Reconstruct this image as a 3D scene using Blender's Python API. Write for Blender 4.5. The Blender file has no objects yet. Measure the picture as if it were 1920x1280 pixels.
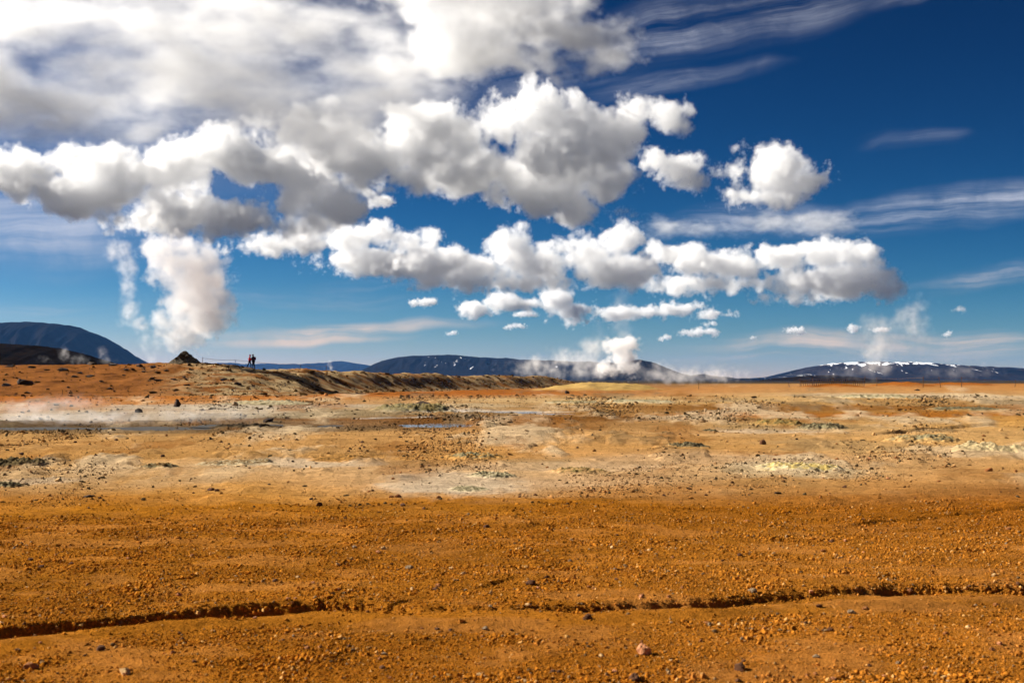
import bpy, bmesh, math, random
import numpy as np
from mathutils import Vector, Matrix, Euler

sc = bpy.context.scene
col = sc.collection
R_ = math.radians
F, CX, HY, EYE = 2666.67, 960.0, 712.0, 1.7        # focal length, centre and horizon of the 1920 px photograph, eye height

# ------------------------------------------------------------------ camera
cam = bpy.data.cameras.new('camera'); camo = bpy.data.objects.new('camera', cam); col.objects.link(camo); sc.camera = camo
camo.location = (0, 0, EYE); camo.rotation_euler = (R_(90), 0, 0)
cam.lens = 50; cam.sensor_width = 36; cam.shift_y = 0.0375; cam.clip_start = .1; cam.clip_end = 120000
cam.dof.use_dof = True; cam.dof.focus_distance = 40; cam.dof.aperture_fstop = 4.5
# ------------------------------------------------------------------ sun, exposure
EL, AZ = R_(31), R_(-73)
sun = bpy.data.lights.new('sun', 'SUN'); sun.energy = 5.0; sun.angle = R_(.5); sun.color = (1, .94, .84)
suno = bpy.data.objects.new('sun', sun); col.objects.link(suno)
sdir = Vector((math.sin(AZ)*math.cos(EL), math.cos(AZ)*math.cos(EL), math.sin(EL)))
suno.rotation_euler = sdir.to_track_quat('Z', 'Y').to_euler()
vs = sc.view_settings; vs.view_transform = 'Standard'; vs.look = 'None'; vs.exposure = 1.2; vs.gamma = 1.0; vs.use_curve_mapping = False
c = sc.cycles
c.use_denoising = True; c.use_adaptive_sampling = True; c.adaptive_threshold = .035
c.max_bounces = 24; c.diffuse_bounces = 3; c.glossy_bounces = 3; c.volume_bounces = 20; c.volume_step_rate = 2.0; c.volume_max_steps = 256
c.sample_clamp_indirect = 8


# ------------------------------------------------------------------ node helper
class NT:
    def __init__(s, tree): s.t = tree
    def n(s, ty, ins=None, **kw):
        nd = s.t.nodes.new(ty)
        for k, v in kw.items(): setattr(nd, k, v)
        for k, v in (ins or {}).items():
            if isinstance(v, bpy.types.NodeSocket): s.t.links.new(v, nd.inputs[k])
            else: nd.inputs[k].default_value = v
        return nd
    def m(s, op, a, b=0., c=0., clamp=False):
        return s.n('ShaderNodeMath', {0: a, 1: b, 2: c}, operation=op, use_clamp=clamp).outputs[0]
    def v(s, op, a, b=(0, 0, 0)):
        nd = s.n('ShaderNodeVectorMath', {0: a, 1: b}, operation=op)
        return nd.outputs['Value' if op in ('LENGTH', 'DOT_PRODUCT') else 'Vector']
    def scale(s, a, k): return s.n('ShaderNodeVectorMath', {0: a, 'Scale': k}, operation='SCALE').outputs['Vector']
    def noise(s, p, scale, detail, rough=.55, out=0, dist=0.):
        return s.n('ShaderNodeTexNoise', {'Vector': p, 'Scale': scale, 'Detail': detail, 'Roughness': rough, 'Distortion': dist}).outputs[out]
    def ramp(s, x, a, b, lo=0., hi=1., smooth=True):
        return s.n('ShaderNodeMapRange', {0: x, 1: a, 2: b, 3: lo, 4: hi}, interpolation_type='SMOOTHSTEP' if smooth else 'LINEAR').outputs[0]
    def mix(s, f, a, b, blend='MIX'):
        nd = s.n('ShaderNodeMix', data_type='RGBA', blend_type=blend)
        for i, v in ((0, f), (6, a), (7, b)):
            if isinstance(v, bpy.types.NodeSocket): s.t.links.new(v, nd.inputs[i])
            else: nd.inputs[i].default_value = (*v, 1) if isinstance(v, tuple) and len(v) == 3 else v
        return nd.outputs[2]
    def link(s, a, b): s.t.links.new(a, b)


# ------------------------------------------------------------------ world: sky and high cirrus
world = bpy.data.worlds.new('World'); sc.world = world; world.use_nodes = True
W = NT(world.node_tree); world.node_tree.nodes.clear()
sky = W.n('ShaderNodeTexSky', sky_type='NISHITA'); sky.sun_disc = False; sky.sun_elevation = EL; sky.sun_rotation = AZ
sky.air_density = .6; sky.dust_density = .0; sky.ozone_density = 3.0; sky.altitude = 300
sep = W.n('ShaderNodeSeparateColor', {0: W.scale(sky.outputs[0], .1)})                       # deep polarised blue: the sky's own gradient with more contrast
grade = lambda ch, p, k: W.m('MINIMUM', W.m('MULTIPLY', W.m('POWER', sep.outputs[ch], p), k), 7.)
skyc = W.n('ShaderNodeCombineColor', {0: grade(0, 3.68, 18.5), 1: grade(1, 2.24, 4.75), 2: grade(2, 2.03, 3.6)}).outputs[0]
bg_sky = W.n('ShaderNodeBackground', {0: skyc, 1: .1})
dirv = W.n('ShaderNodeTexCoord').outputs['Generated']
sx, sy, sz = [W.n('ShaderNodeSeparateXYZ', {0: dirv}).outputs[i] for i in range(3)]
az = W.m('ARCTAN2', sx, sy)                                       # azimuth and elevation of the sky point
el = W.m('ARCSINE', sz)
aze = W.n('ShaderNodeCombineXYZ', {0: az, 1: el, 2: 0.}).outputs[0]
wq = W.v('SUBTRACT', W.noise(aze, 9., 4, .5, 1), (.5, .5, .5))
azw = W.v('ADD', aze, W.v('MULTIPLY', wq, (.07, .028, 0.)))
def streak(rot, kx, ky, det=5):
    p = W.n('ShaderNodeVectorRotate', {'Vector': azw, 'Angle': R_(rot)}, rotation_type='Z_AXIS').outputs[0]
    return W.noise(W.v('MULTIPLY', p, (kx, ky, 1.)), 1., det, .62)
st_hi, st_lo = W.m('MULTIPLY_ADD', streak(-9, 14., 230., 5), .22, W.m('MULTIPLY', streak(-9, 5., 55., 6), .78)), streak(0, 6., 95., 5)
cir = None
def patch(px, py, rx, ry, rot, amt, st, lo=.42, hi=.72):
    global cir
    p = W.v('SUBTRACT', azw, (math.atan((px-CX)/F), math.atan((HY-py)/F), 0.))
    p = W.n('ShaderNodeVectorRotate', {'Vector': p, 'Angle': R_(-rot)}, rotation_type='Z_AXIS').outputs[0]
    r = W.v('LENGTH', W.v('MULTIPLY', p, (F/rx, F/ry, 0.)))
    f = W.m('MULTIPLY', W.ramp(r, 1., .15), W.ramp(st, lo-.06, hi+.08, 0., amt*.9))
    cir = f if cir is None else W.m('MAXIMUM', cir, f)
for a in ((1330, 45, 420, 75, 9, .85, st_hi), (1270, 150, 250, 26, 9, .7, st_hi, .35, .7), (960, 150, 330, 70, 9, .6, st_hi), (1710, 281, 95, 22, 6, .5, st_hi, .35, .7),
          (1800, 405, 330, 46, 4, .8, st_lo, .36, .62), (1440, 420, 240, 40, 2, .65, st_lo, .36, .6), (1860, 524, 240, 26, 5, .6, st_lo, .38, .62), (640, 620, 320, 19, 4, 1., st_lo, .36, .5), (560, 641, 260, 14, 3, 1., st_lo, .33, .45),
          (1650, 646, 440, 36, 1, .95, st_lo, .40, .54), (1420, 672, 200, 9, 1, .95, st_lo, .38, .55), (1720, 12, 130, 26, 10, .5, st_hi, .35, .7),
          (60, 430, 400, 110, 2, .75, st_lo, .1, .7), (-150, 130, 1150, 430, 3, .62, st_hi, -.5, .7), (90, 575, 300, 26, 2, .35, st_lo), (600, 560, 420, 40, 3, .3, st_lo)):
    patch(*a)
far = W.m('MULTIPLY', W.ramp(W.noise(azw, 2.2, 3), .5, .68), W.ramp(W.m('ABSOLUTE', az), .42, .7, 0., .55))     # the same cirrus goes on round the rest of the sky
cir = W.m('MAXIMUM', cir, W.m('MULTIPLY', far, st_hi))
cir = W.m('MULTIPLY', W.m('MULTIPLY', cir, W.ramp(W.noise(azw, 16., 5, .6), .36, .62, .35, 1.)), W.ramp(el, .0, .012))
ccol = W.mix(W.ramp(el, .015, .11), (.40, .30, .22), (.32, .33, .37))
bg_c = W.n('ShaderNodeBackground', {0: ccol, 1: 1.})
mixs = W.n('ShaderNodeMixShader', {0: cir, 1: bg_sky.outputs[0], 2: bg_c.outputs[0]})
W.link(mixs.outputs[0], W.n('ShaderNodeOutputWorld').inputs[0])

# ------------------------------------------------------------------ small tools
def lin(rgb): return tuple(((v/255)/12.92 if v/255 <= .04045 else ((v/255+.055)/1.055)**2.4) for v in rgb)
def tag(o, label=None, cat=None, group=None, kind=None):
    for k, v in (('label', label), ('category', cat), ('group', group), ('kind', kind)):
        if v: o[k] = v
    return o
def mesh_obj(name, verts, faces, mat=None, parent=None, smooth=False, loc=(0, 0, 0)):
    me = bpy.data.meshes.new(name); me.from_pydata([tuple(v) for v in verts], [], [tuple(f) for f in faces])
    if mat: me.materials.append(mat)
    if smooth: me.shade_smooth()
    o = bpy.data.objects.new(name, me); o.location = loc; col.objects.link(o)
    if parent: o.parent = parent
    return o
def grid_obj(name, X, Y, Z, mat, smooth=True, attrs=None):
    """a sheet from 2-D coordinate arrays, made straight from arrays"""
    nr, nc = X.shape
    me = bpy.data.meshes.new(name)
    co = np.stack([X, Y, Z], -1).reshape(-1, 3).astype(np.float32)
    i = np.arange(nr*nc, dtype=np.int32).reshape(nr, nc)
    q = np.stack([i[:-1, :-1], i[:-1, 1:], i[1:, 1:], i[1:, :-1]], -1).reshape(-1)
    nq = len(q)//4
    me.vertices.add(len(co)); me.vertices.foreach_set('co', co.ravel())
    me.loops.add(len(q)); me.loops.foreach_set('vertex_index', q)
    me.polygons.add(nq); me.polygons.foreach_set('loop_start', np.arange(0, nq*4, 4, dtype=np.int32))
    me.update(calc_edges=True)
    if smooth: me.shade_smooth()
    for k, a in (attrs or {}).items():
        if a.ndim == 3:
            at = me.attributes.new(k, 'FLOAT_COLOR', 'POINT')
            rgba = np.ones((nr*nc, 4), np.float32); rgba[:, :3] = a.reshape(-1, 3); at.data.foreach_set('color', rgba.ravel())
        else:
            at = me.attributes.new(k, 'FLOAT', 'POINT'); at.data.foreach_set('value', a.reshape(-1).astype(np.float32))
    me.materials.append(mat)
    o = bpy.data.objects.new(name, me); col.objects.link(o); return o
_pr = np.random.default_rng(99); _PERM = np.concatenate([_pr.permutation(1024)]*2).astype(np.int32)
_GX = np.cos(np.arange(1024)*math.tau/1024).astype(np.float32); _GY = np.sin(np.arange(1024)*math.tau/1024).astype(np.float32)
def _pn(x, y, seed):
    x = x.astype(np.float64)+seed*3.17; y = y.astype(np.float64)+seed*1.73
    fx = np.floor(x); fy = np.floor(y); xf = (x-fx).astype(np.float32); yf = (y-fy).astype(np.float32)
    xi = fx.astype(np.int32) & 1023; yi = (fy.astype(np.int32)+seed*131) & 1023; x1 = (xi+1) & 1023; y1 = (yi+1) & 1023
    p0 = _PERM[xi]; p1 = _PERM[x1]
    def g(p, q, dx, dy): h = _PERM[p+q]; return _GX[h]*dx+_GY[h]*dy
    u = xf*xf*xf*(xf*(xf*6-15)+10); v = yf*yf*yf*(yf*(yf*6-15)+10)
    a = g(p0, yi, xf, yf); b = g(p1, yi, xf-1, yf); a += u*(b-a)
    cc = g(p0, y1, xf, yf-1); d = g(p1, y1, xf-1, yf-1); cc += u*(d-cc)
    return (a+v*(cc-a))*np.float32(1.5)
from concurrent.futures import ThreadPoolExecutor
_EX = ThreadPoolExecutor(4)
def pn(x, y, seed=0):
    """2-D gradient noise, about -1..1"""
    x, y = np.broadcast_arrays(np.asarray(x, float), np.asarray(y, float)); sh = x.shape; x = x.ravel(); y = y.ravel()
    if x.size < 20000: return _pn(x, y, seed).reshape(sh)
    return np.concatenate(list(_EX.map(lambda q: _pn(q[0], q[1], seed), zip(np.array_split(x, 8), np.array_split(y, 8))))).reshape(sh)
def fbm(x, y, oct=4, seed=0, gain=.5):
    s = 0; a = 1; n = 0
    for o in range(oct):
        s = s + a*pn(x, y, seed+o*17); n += a; a *= gain; x = x*2.03+11.3; y = y*2.03+5.7
    return s/n
def ridged(x, y, oct=4, seed=0, gain=.5):
    s = 0; a = 1; n = 0
    for o in range(oct):
        s = s + a*(1-np.abs(pn(x, y, seed+o*17))*2); n += a; a *= gain; x = x*2.03+11.3; y = y*2.03+5.7
    return s/n
def ss(x, a, b): t = np.clip((x-a)/(b-a), 0, 1); return t*t*(3-2*t)
def gy(py): return EYE*F/(py-HY)                                   # distance of the flat ground seen at a row
def G(px, py): y = gy(py); return (px-CX)/F*y, y
def at(px, py, Y): return Vector(((px-CX)/F*Y, Y, EYE+(HY-py)/F*Y))

# ------------------------------------------------------------------ terrain height
GUL = [(-400, 1215, .11), (0, 1186, .15), (200, 1162, .15), (330, 1146, .16), (500, 1134, .15), (600, 1127, .10), (680, 1128, .06), (760, 1137, .07), (800, 1139, .02), (940, 1140, .025), (1080, 1137, .04), (1200, 1131, .05),
       (1300, 1127, .08), (1390, 1117, .07), (1440, 1112, .05), (1600, 1105, .06), (1680, 1101, .07), (1800, 1100, .05), (1920, 1099, .07), (2400, 1085, .07)]
gX = np.array([G(a, b)[0] for a, b, _ in GUL]); gYs = np.array([G(a, b)[1] for a, b, _ in GUL]); gD = np.array([d for _, _, d in GUL])
CRK = [([(1560, 987), (1640, 974), (1750, 966), (1850, 962), (1920, 953), (2100, 940)], .03), ([(1640, 812), (1700, 806), (1760, 801), (1830, 797), (1900, 795)], .14), ([(890, 1106), (925, 1101), (965, 1092)], .035), ([(700, 1140), (760, 1122), (800, 1118)], .03)]
POOLS = [(40, 801, 110, 3.4), (270, 801, 130, 3.2), (820, 796, 78, 5.2), (905, 772, 115, 2.4), (735, 784, 40, 2.2), (620, 797, 26, 2.), (560, 745.5, 40, .8), (1000, 776, 60, 1.2), (455, 797, 70, 3)]
CRESTX = np.array([-900, 0, 120, 240, 345, 420, 480, 560, 620, 700, 760, 820, 900, 960, 1010, 1050, 1100, 1180]) # crest of the left ridge: column, row in the photograph, distance
CRESTP = np.array([684, 685, 684, 683, 679, 684, 691, 693, 696, 699, 701, 704, 705, 704, 705, 709, 713, 716])
CRESTY = np.array([172, 172, 172, 172, 172, 172, 173, 180, 190, 205, 220, 240, 270, 290, 310, 325, 335, 350])
FOOTY = np.array([148, 148, 148, 148, 146, 146, 147, 152, 165, 182, 198, 215, 242, 262, 285, 300, 320, 345])
HUM = [(1130, 732, 270, .0, 1.2, 232, 14), (1690, 0, 150, 0, .85, 262, 12), (1800, 0, 170, 0, .7, 300, 12), (1560, 0, 120, 0, .55, 250, 14)]
def H(X, Y):
    X = np.asarray(X, float); Y = np.asarray(Y, float)
    if X.ndim == 0: return H(X[None], Y[None])[0]
    d = np.maximum(Y, 3.)
    px = CX + X/d*F
    h = .06*fbm(X/3.1, Y/2.4, 3, 1) + .034*fbm(X/1.2, Y/.7, 3, 6)*ss(Y, 40, 15) + .018*fbm(X/.33, Y/.30, 4, 2, .6)*ss(Y, 400, 60)
    h += .14*fbm(X/14, Y/11, 3, 3)*ss(Y, 18, 60) + .20*ss(Y, 24, 50)*ss(Y, 900, 300)*np.maximum(ridged(X/3.4, Y/3.0, 4, 4), 0)**2*ss(fbm(X/17, Y/15, 2, 5), -.05, .5)
    h += .08*ss(Y, 10, 24)*ss(Y, 120, 40)*ss(fbm(X/1.9, Y/2.3, 4, 9, .6), .18, .6)
    h += (.05*ss(fbm(X/(1.1+.06*d), Y/(1.6+.10*d), 6, 91, .62), .12, .27)+.055*ss(fbm(X/(.8+.04*d), Y/(1.2+.07*d), 6, 99, .65), .12, .34))*ss(Y, 20, 32)*ss(Y, 300, 120)
    h += .03*np.exp(-((X-.3)/1.1)**2-((Y-11.9)/.5)**2)
    # erosion gully
    wig = .045*fbm(X/.7, X*0+3, 5, 21, .65) + .05*fbm(X/.10, Y/.2, 3, 22)
    dy = Y - np.interp(X, gX, gYs) + wig
    dp = .95*np.interp(X, gX, gD)*(1+.5*fbm(X/.8, X*0+7, 3, 23, .5))
    h += np.where(dy < 0, -dp*ss(dy, -.55, -.05), -dp*(1-.45*ss(dy, 0., .045)-.55*ss(dy, .03, .14)))*ss(np.abs(dy), 3, 2) + .02*ss(dy, 0., .05)*ss(dy, 2.5, .2)
    h += .022*np.exp(-((dy+.72)/.16)**2)*ss(Y, 16, 13)
    for pts, dep in CRK:
        cx = np.array([G(*p)[0] for p in pts]); cy = np.array([G(*p)[1] for p in pts]); k = cy.mean()/10.
        dy = Y - np.interp(X, cx, cy) + k*.06*fbm(X/(.4*k), X*0+1, 3, 31)
        w = ss(X, cx[0]-.2*k, cx[0]+.3*k)*ss(X, cx[-1]+.2*k, cx[-1]-.3*k)
        h -= w*dep*np.where(dy < 0, ss(dy, -.5*k, -.05*k), 1-ss(dy, 0., .05*k))
    # mud pools: hollows that the water sheets fill
    for a, b, rx, ry in POOLS:
        x0, y0 = G(a, b); kx = rx*y0/F; ky = ry*y0*y0/(EYE*F)
        w_ = np.nonzero((np.abs(X-x0) < 1.7*kx) & (np.abs(Y-y0) < 1.7*ky))
        if not len(w_[0]): continue
        Xs, Ys = X[w_], Y[w_]; r = np.hypot((Xs-x0)/kx, (Ys-y0)/ky) + .35*fbm(Xs/1.6, Ys/2.2, 3, 41)
        h[w_] -= ss(r, 1.25, .8)*(h[w_]+.09)
    # ridge
    cy = np.interp(px, CRESTX, CRESTY); fy = np.interp(px, CRESTX, FOOTY); cp = np.interp(px, CRESTX, CRESTP)
    ch = EYE+(HY-cp)/F*cy
    t = (Y-fy)/(cy-fy)+.10*fbm(X/7, Y/9, 3, 51)
    up = np.where(t < 1, ss(t, -.05, 1.05), 1-.75*ss(t, 1.0, 4.5))*ss(px, 1180, 1000)
    rough = ss(px, 150, 480)*.9+.25
    ch = ch*(1+ss(px, 430, 560)*(.26*fbm(X/11, Y/25, 3, 57)-.03))
    rg = ch*up + up*rough*(.22*(ridged(X/5.2, Y/4.2, 5, 52, .55)-.35)*ss(t, 1.15, .75)*ss(t, 0, .25) + .42*fbm(X/3., Y/3., 5, 53, .6))
    rg += up*.16*fbm(X/2.2, Y/1.4, 3, 54)
    h = np.where(px < 1185, np.maximum(h*(1-up), 0)*0 + h*(1-ss(up, 0, .1)) + rg, h)
    # yellow mound and the orange mounds by the fence
    for px0, _, wpx, _, hh, yy, dep in HUM:
        x0 = (px0-CX)/F*yy; kx = wpx/2*yy/F
        r = np.hypot((X-x0)/kx, (Y-yy)/dep)+.22*fbm(X/5, Y/6, 3, 61)
        h += hh*ss(r, 1.1, .1)*(1+.35*fbm(X/2.5, Y/2.5, 4, 62, .6))
    h += .45*ss(Y, 205, 250)*ss(Y, 700, 350)*ss(px, 1240, 1400)
    return h

# ------------------------------------------------------------------ ground colour (soil albedo by place)
PX = np.array([0, 480, 960, 1440, 1920])
ROW = [(713, (95, 80, 60), (95, 80, 60), (120, 98, 68), (120, 98, 68), (130, 95, 60)), (722, (150, 98, 52), (140, 98, 56), (130, 104, 74), (178, 136, 86), (182, 128, 70)), (732, (165, 95, 40), (150, 100, 50), (170, 105, 48), (192, 146, 92), (190, 142, 86)), (740, (176, 112, 52), (174, 112, 54), (178, 108, 48), (205, 172, 122), (195, 160, 110)),
       (748, (180, 116, 56), (188, 128, 68), (196, 168, 120), (205, 170, 112), (190, 155, 105)), (760, (188, 118, 50), (200, 165, 120), (185, 155, 110), (190, 150, 90), (170, 140, 95)), (772, (195, 160, 120), (180, 165, 135), (180, 145, 95), (155, 112, 58), (180, 128, 55)), (784, (175, 155, 130), (150, 132, 105), (150, 105, 52), (175, 145, 100), (185, 135, 65)),
       (793, (95, 80, 65), (125, 105, 82), (140, 92, 42), (188, 155, 105), (205, 160, 90)), (802, (70, 63, 56), (110, 95, 78), (158, 108, 52), (200, 165, 110), (210, 165, 95)), (812, (190, 150, 92), (185, 145, 88), (198, 152, 92), (205, 170, 120), (212, 172, 110)), (835, (200, 152, 88), (196, 150, 88), (200, 150, 84), (200, 152, 82), (215, 175, 112)),
       (855, (192, 142, 72), (198, 150, 80), (200, 145, 72), (212, 175, 128), (208, 168, 115)), (880, (198, 155, 92), (218, 186, 142), (212, 180, 136), (214, 180, 134), (198, 150, 84)), (905, (208, 168, 110), (208, 155, 80), (218, 190, 155), (196, 150, 88), (180, 125, 62)), (930, (195, 135, 56), (208, 155, 78), (205, 160, 104), (178, 122, 56), (168, 112, 49)),
       (952, (178, 115, 30), (182, 120, 34), (182, 122, 39), (172, 112, 32), (165, 105, 30)), (985, (172, 108, 27), (172, 108, 27), (170, 106, 26), (170, 108, 28), (166, 104, 28)), (1060, (174, 110, 28), (174, 110, 28), (172, 108, 27), (176, 112, 31), (172, 108, 30)), (1300, (172, 106, 25), (172, 106, 25), (170, 104, 25), (172, 106, 27), (174, 108, 28))]
RP = np.array([r[0] for r in ROW]); RC = np.array([[lin(q) for q in r[1:]] for r in ROW])
PAT = [(560, 868, 120, 6, (225, 212, 190), .9), (70, 903, 60, 5, (222, 205, 180), .8), (850, 905, 110, 18, (226, 214, 192), .9), (1050, 875, 200, 8, (222, 200, 170), .6), (1480, 882, 120, 10, (222, 210, 175), .8), (1830, 848, 130, 9, (220, 205, 175), .7), (1440, 806, 90, 4, (226, 212, 190), .8), (1300, 860, 200, 8, (218, 190, 155), .5),
       (480, 762, 190, 6, (205, 200, 185), .8), (820, 762, 140, 5, (198, 186, 155), .6), (1180, 750, 300, 4, (205, 180, 135), .6), (1700, 742, 160, 4, (205, 195, 170), .6), (960, 786, 420, 5, (128, 86, 40), .7), (1550, 764, 420, 3, (140, 96, 46), .7), (1620, 778, 350, 3, (178, 112, 40), .7), (330, 803, 420, 6, (62, 56, 50), .8),
       (900, 772, 130, 2.5, (230, 225, 215), .8), (740, 784, 60, 2, (228, 222, 210), .8), (300, 777, 250, 8, (205, 195, 175), .6), (1000, 865, 60, 8, (140, 132, 105), .4), (1560, 835, 110, 10, (165, 150, 115), .5), (640, 775, 130, 6, (150, 140, 112), .6), (1500, 800, 130, 5, (150, 135, 100), .6)]
def albedo(X, Y):
    wx = fbm(X/2.2, Y/2.2, 3, 71); d = np.maximum(Y, 6.5)
    far_w = .10+.06*ss(Y, 25, 8)*0
    Yw = d*(1+far_w*fbm(X/(.22*d), np.log(d)*7, 3, 72)+.045*fbm(X/(.05*d), np.log(d)*26, 3, 79))
    px = CX+X/d*F+40*fbm(X/(.08*d), np.log(d)*9, 3, 73); py = np.clip(HY+EYE*F/Yw, 713, 1299)
    j = np.clip(np.searchsorted(RP, py)-1, 0, len(RP)-2); t = np.clip((py-RP[j])/(RP[j+1]-RP[j]), 0, 1)[..., None]
    u = np.clip(px/480., 0, 3.999); i = u.astype(int); f = (u-i)[..., None]
    A = (RC[j, i]*(1-f)+RC[j, i+1]*f)*(1-t) + (RC[j+1, i]*(1-f)+RC[j+1, i+1]*f)*t
    py0 = HY+EYE*F/d; px0 = CX+X/d*F
    for a, b, rx, ry, cc, s in PAT:
        x0, y0 = G(a, b); kx = rx*y0/F; ky = max(ry*y0*y0/(EYE*F), .2)
        w_ = np.nonzero((np.abs(X-x0) < 2*kx) & (np.abs(Y-y0) < 2*ky))
        if not len(w_[0]): continue
        Xs, Ys = X[w_], Y[w_]; r = np.hypot((Xs-x0)/kx, (Ys-y0)/ky)+.55*fbm(Xs/(kx*.5), Ys/(ky*.7), 4, 81, .6)
        m = (ss(r, 1.55, .75)*s)[..., None]; A[w_] = A[w_]*(1-m)+np.array(lin(cc))*m
    pm = (ss(Y, 19, 25)*ss(Y, 60, 45)*.3)[..., None]; A = A*(1-pm)+np.array(lin((216, 180, 126)))*pm
    # salt crusts, sulphur and iron stains in the steam field
    mid = ss(Y, 19, 30)*ss(Y, 420, 150)
    s1 = ss(fbm(X/(1.1+.06*d), Y/(1.6+.10*d), 6, 91, .62), .04, .34)*mid*.75; A = A*(1-s1[..., None])+np.array(lin((224, 206, 172)))*s1[..., None]
    s2 = ss(fbm(X/(1.4+.05*d), Y/(1.7+.09*d), 6, 95, .62), .1, .34)*mid*.6; A = A*(1-s2[..., None])+np.array(lin((150, 100, 46)))*s2[..., None]
    s3 = ss(fbm(X/(.8+.04*d), Y/(1.2+.07*d), 6, 99, .65), .12, .34)*ss(Y, 24, 45)*ss(Y, 420, 150)*.5; A = A*(1-s3[..., None])+np.array(lin((128, 120, 98)))*s3[..., None]
    # the ridge: bare orange clay on the left, pale grey-green crust with dark soil further right
    cy = np.interp(px0, CRESTX, CRESTY); fy = np.interp(px0, CRESTX, FOOTY)
    on = ss(Y, fy-4, fy+3)*ss(px0, 1180, 1020)*ss(Y, 700, 360)
    base = np.array(lin((152, 102, 56)))*(1+.25*fbm(X/6, Y/5, 4, 101))[..., None]
    dark = ss(fbm(X/3., Y/2., 4, 103, .6), .02, .4)[..., None]; base = base*(1-.7*dark)+np.array(lin((88, 56, 32)))*.7*dark
    crust = (ss(fbm(X/3.5, Y/2.2, 5, 105, .6), -.25, .15)*ss(px0, 240, 440))[..., None]; base = base*(1-.85*crust)+np.array(lin((196, 178, 138)))*.85*crust
    gr = (ss(fbm(X/2.1, Y/1.6, 4, 107, .6), .1, .4)*ss(px0, 200, 500))[..., None]; base = base*(1-.6*gr)+np.array(lin((92, 76, 50)))*.6*gr
    A = A*(1-on[..., None])+base*on[..., None]
    fy = np.array(lin((196, 112, 44)))
    for px0_, _, wpx, _, hh, yy, dep in HUM:
        x0 = (px0_-CX)/F*yy; kx = wpx/2*yy/F; m = ss(np.hypot((X-x0)/kx, (Y-yy)/dep)+.3*fbm(X/4, Y/4, 3, 63), 1.2, .6)[..., None]; A = A*(1-m)+np.array(lin((165, 102, 42) if yy > 240 else (200, 172, 108)))*m
    A = A*(1+.22*fbm(X/(.09+.012*d), Y/(.12+.02*d), 4, 111, .65))[..., None]
    bs = (ss(fbm(X/1.3, Y/1.0, 5, 131, .6), .02, -.3)*ss(Y, 22, 16)*.32)[..., None]; A = A*(1-bs)+np.array(lin((196, 132, 62)))*bs
    nr = ss(Y+.25*X, 20, 15.5)[..., None]; A = A*(1-nr)+A*np.array((1.2, 1.36, 2.1))*nr          # ochre iron soil in front
    fr = ss(Y, 380, 900)[..., None]; A = A*(1-fr)+np.array((.06, .052, .04))*fr                 # dark lava plain far off
    return np.clip(A*np.array((.82, .735, .66)), .008, .85)

# ------------------------------------------------------------------ materials
def soil_mat():
    m = bpy.data.materials.new('soil'); m.use_nodes = True; T = NT(m.node_tree); b = m.node_tree.nodes['Principled BSDF']
    a = T.n('ShaderNodeAttribute', attribute_name='albedo').outputs[0]; p = T.n('ShaderNodeNewGeometry').outputs['Position']
    n1 = T.noise(p, 42., 5, .75); n2 = T.noise(p, 6., 6, .7); n3 = T.noise(p, 1.1, 5, .65); n4 = T.noise(T.v('MULTIPLY', p, (.35, .6, 1.)), 1., 7, .72)
    k = T.m('MULTIPLY', T.m('MULTIPLY', T.ramp(n1, .3, .75, .65, 1.28, False), T.ramp(n2, .3, .72, .72, 1.22, False)), T.ramp(n4, .32, .66, .70, 1.18, False))
    colr = T.scale(a, k)
    colr = T.mix(T.ramp(n3, .52, .72, 0., .35), colr, T.v('MULTIPLY', colr, (1.1, 1.12, 1.15)))
    T.link(colr, b.inputs['Base Color']); b.inputs['Roughness'].default_value = .92; b.inputs['Specular IOR Level'].default_value = 0.
    hgt = T.m('ADD', T.m('MULTIPLY', n1, .45), n2)
    bu = T.n('ShaderNodeBump', {'Height': hgt, 'Strength': 1., 'Distance': .08}); T.link(bu.outputs[0], b.inputs['Normal']); return m
def plain_mat(name, colr, rough=.9, var=.3, scale=12., spec=.2):
    m = bpy.data.materials.new(name); m.use_nodes = True; T = NT(m.node_tree); b = m.node_tree.nodes['Principled BSDF']
    p = T.n('ShaderNodeTexCoord').outputs['Object']; n = T.noise(p, scale, 5, .65)
    T.link(T.scale(T.n('ShaderNodeRGB').outputs[0], T.ramp(n, .25, .75, 1-var, 1+var, False)), b.inputs['Base Color'])
    [x for x in m.node_tree.nodes if x.type == 'RGB'][0].outputs[0].default_value = (*colr, 1)
    b.inputs['Roughness'].default_value = rough; b.inputs['Specular IOR Level'].default_value = spec
    bu = T.n('ShaderNodeBump', {'Height': n, 'Strength': .5, 'Distance': .3/scale}); T.link(bu.outputs[0], b.inputs['Normal']); return m
def tint_mat():
    """gravel: the colour comes with each piece"""
    m = bpy.data.materials.new('gravel_stone'); m.use_nodes = True; T = NT(m.node_tree); b = m.node_tree.nodes['Principled BSDF']
    a = T.n('ShaderNodeAttribute', attribute_name='tint', attribute_type='INSTANCER').outputs[0]
    n = T.noise(T.n('ShaderNodeTexCoord').outputs['Object'], 2.5, 4, .65)
    T.link(T.scale(a, T.ramp(n, .25, .75, .75, 1.2, False)), b.inputs['Base Color']); b.inputs['Roughness'].default_value = .9; b.inputs['Specular IOR Level'].default_value = 0.; return m
def vol_mat(name, colr, aniso):
    m = bpy.data.materials.new(name); m.use_nodes = True; T = NT(m.node_tree); m.node_tree.nodes.clear()
    p = T.n('ShaderNodeVolumePrincipled', {'Color': (*colr, 1), 'Anisotropy': aniso, 'Density': 1., 'Density Attribute': 'density'})
    T.link(p.outputs[0], T.n('ShaderNodeOutputMaterial').inputs['Volume']); return m
SOIL = soil_mat(); TINT = tint_mat()

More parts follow.
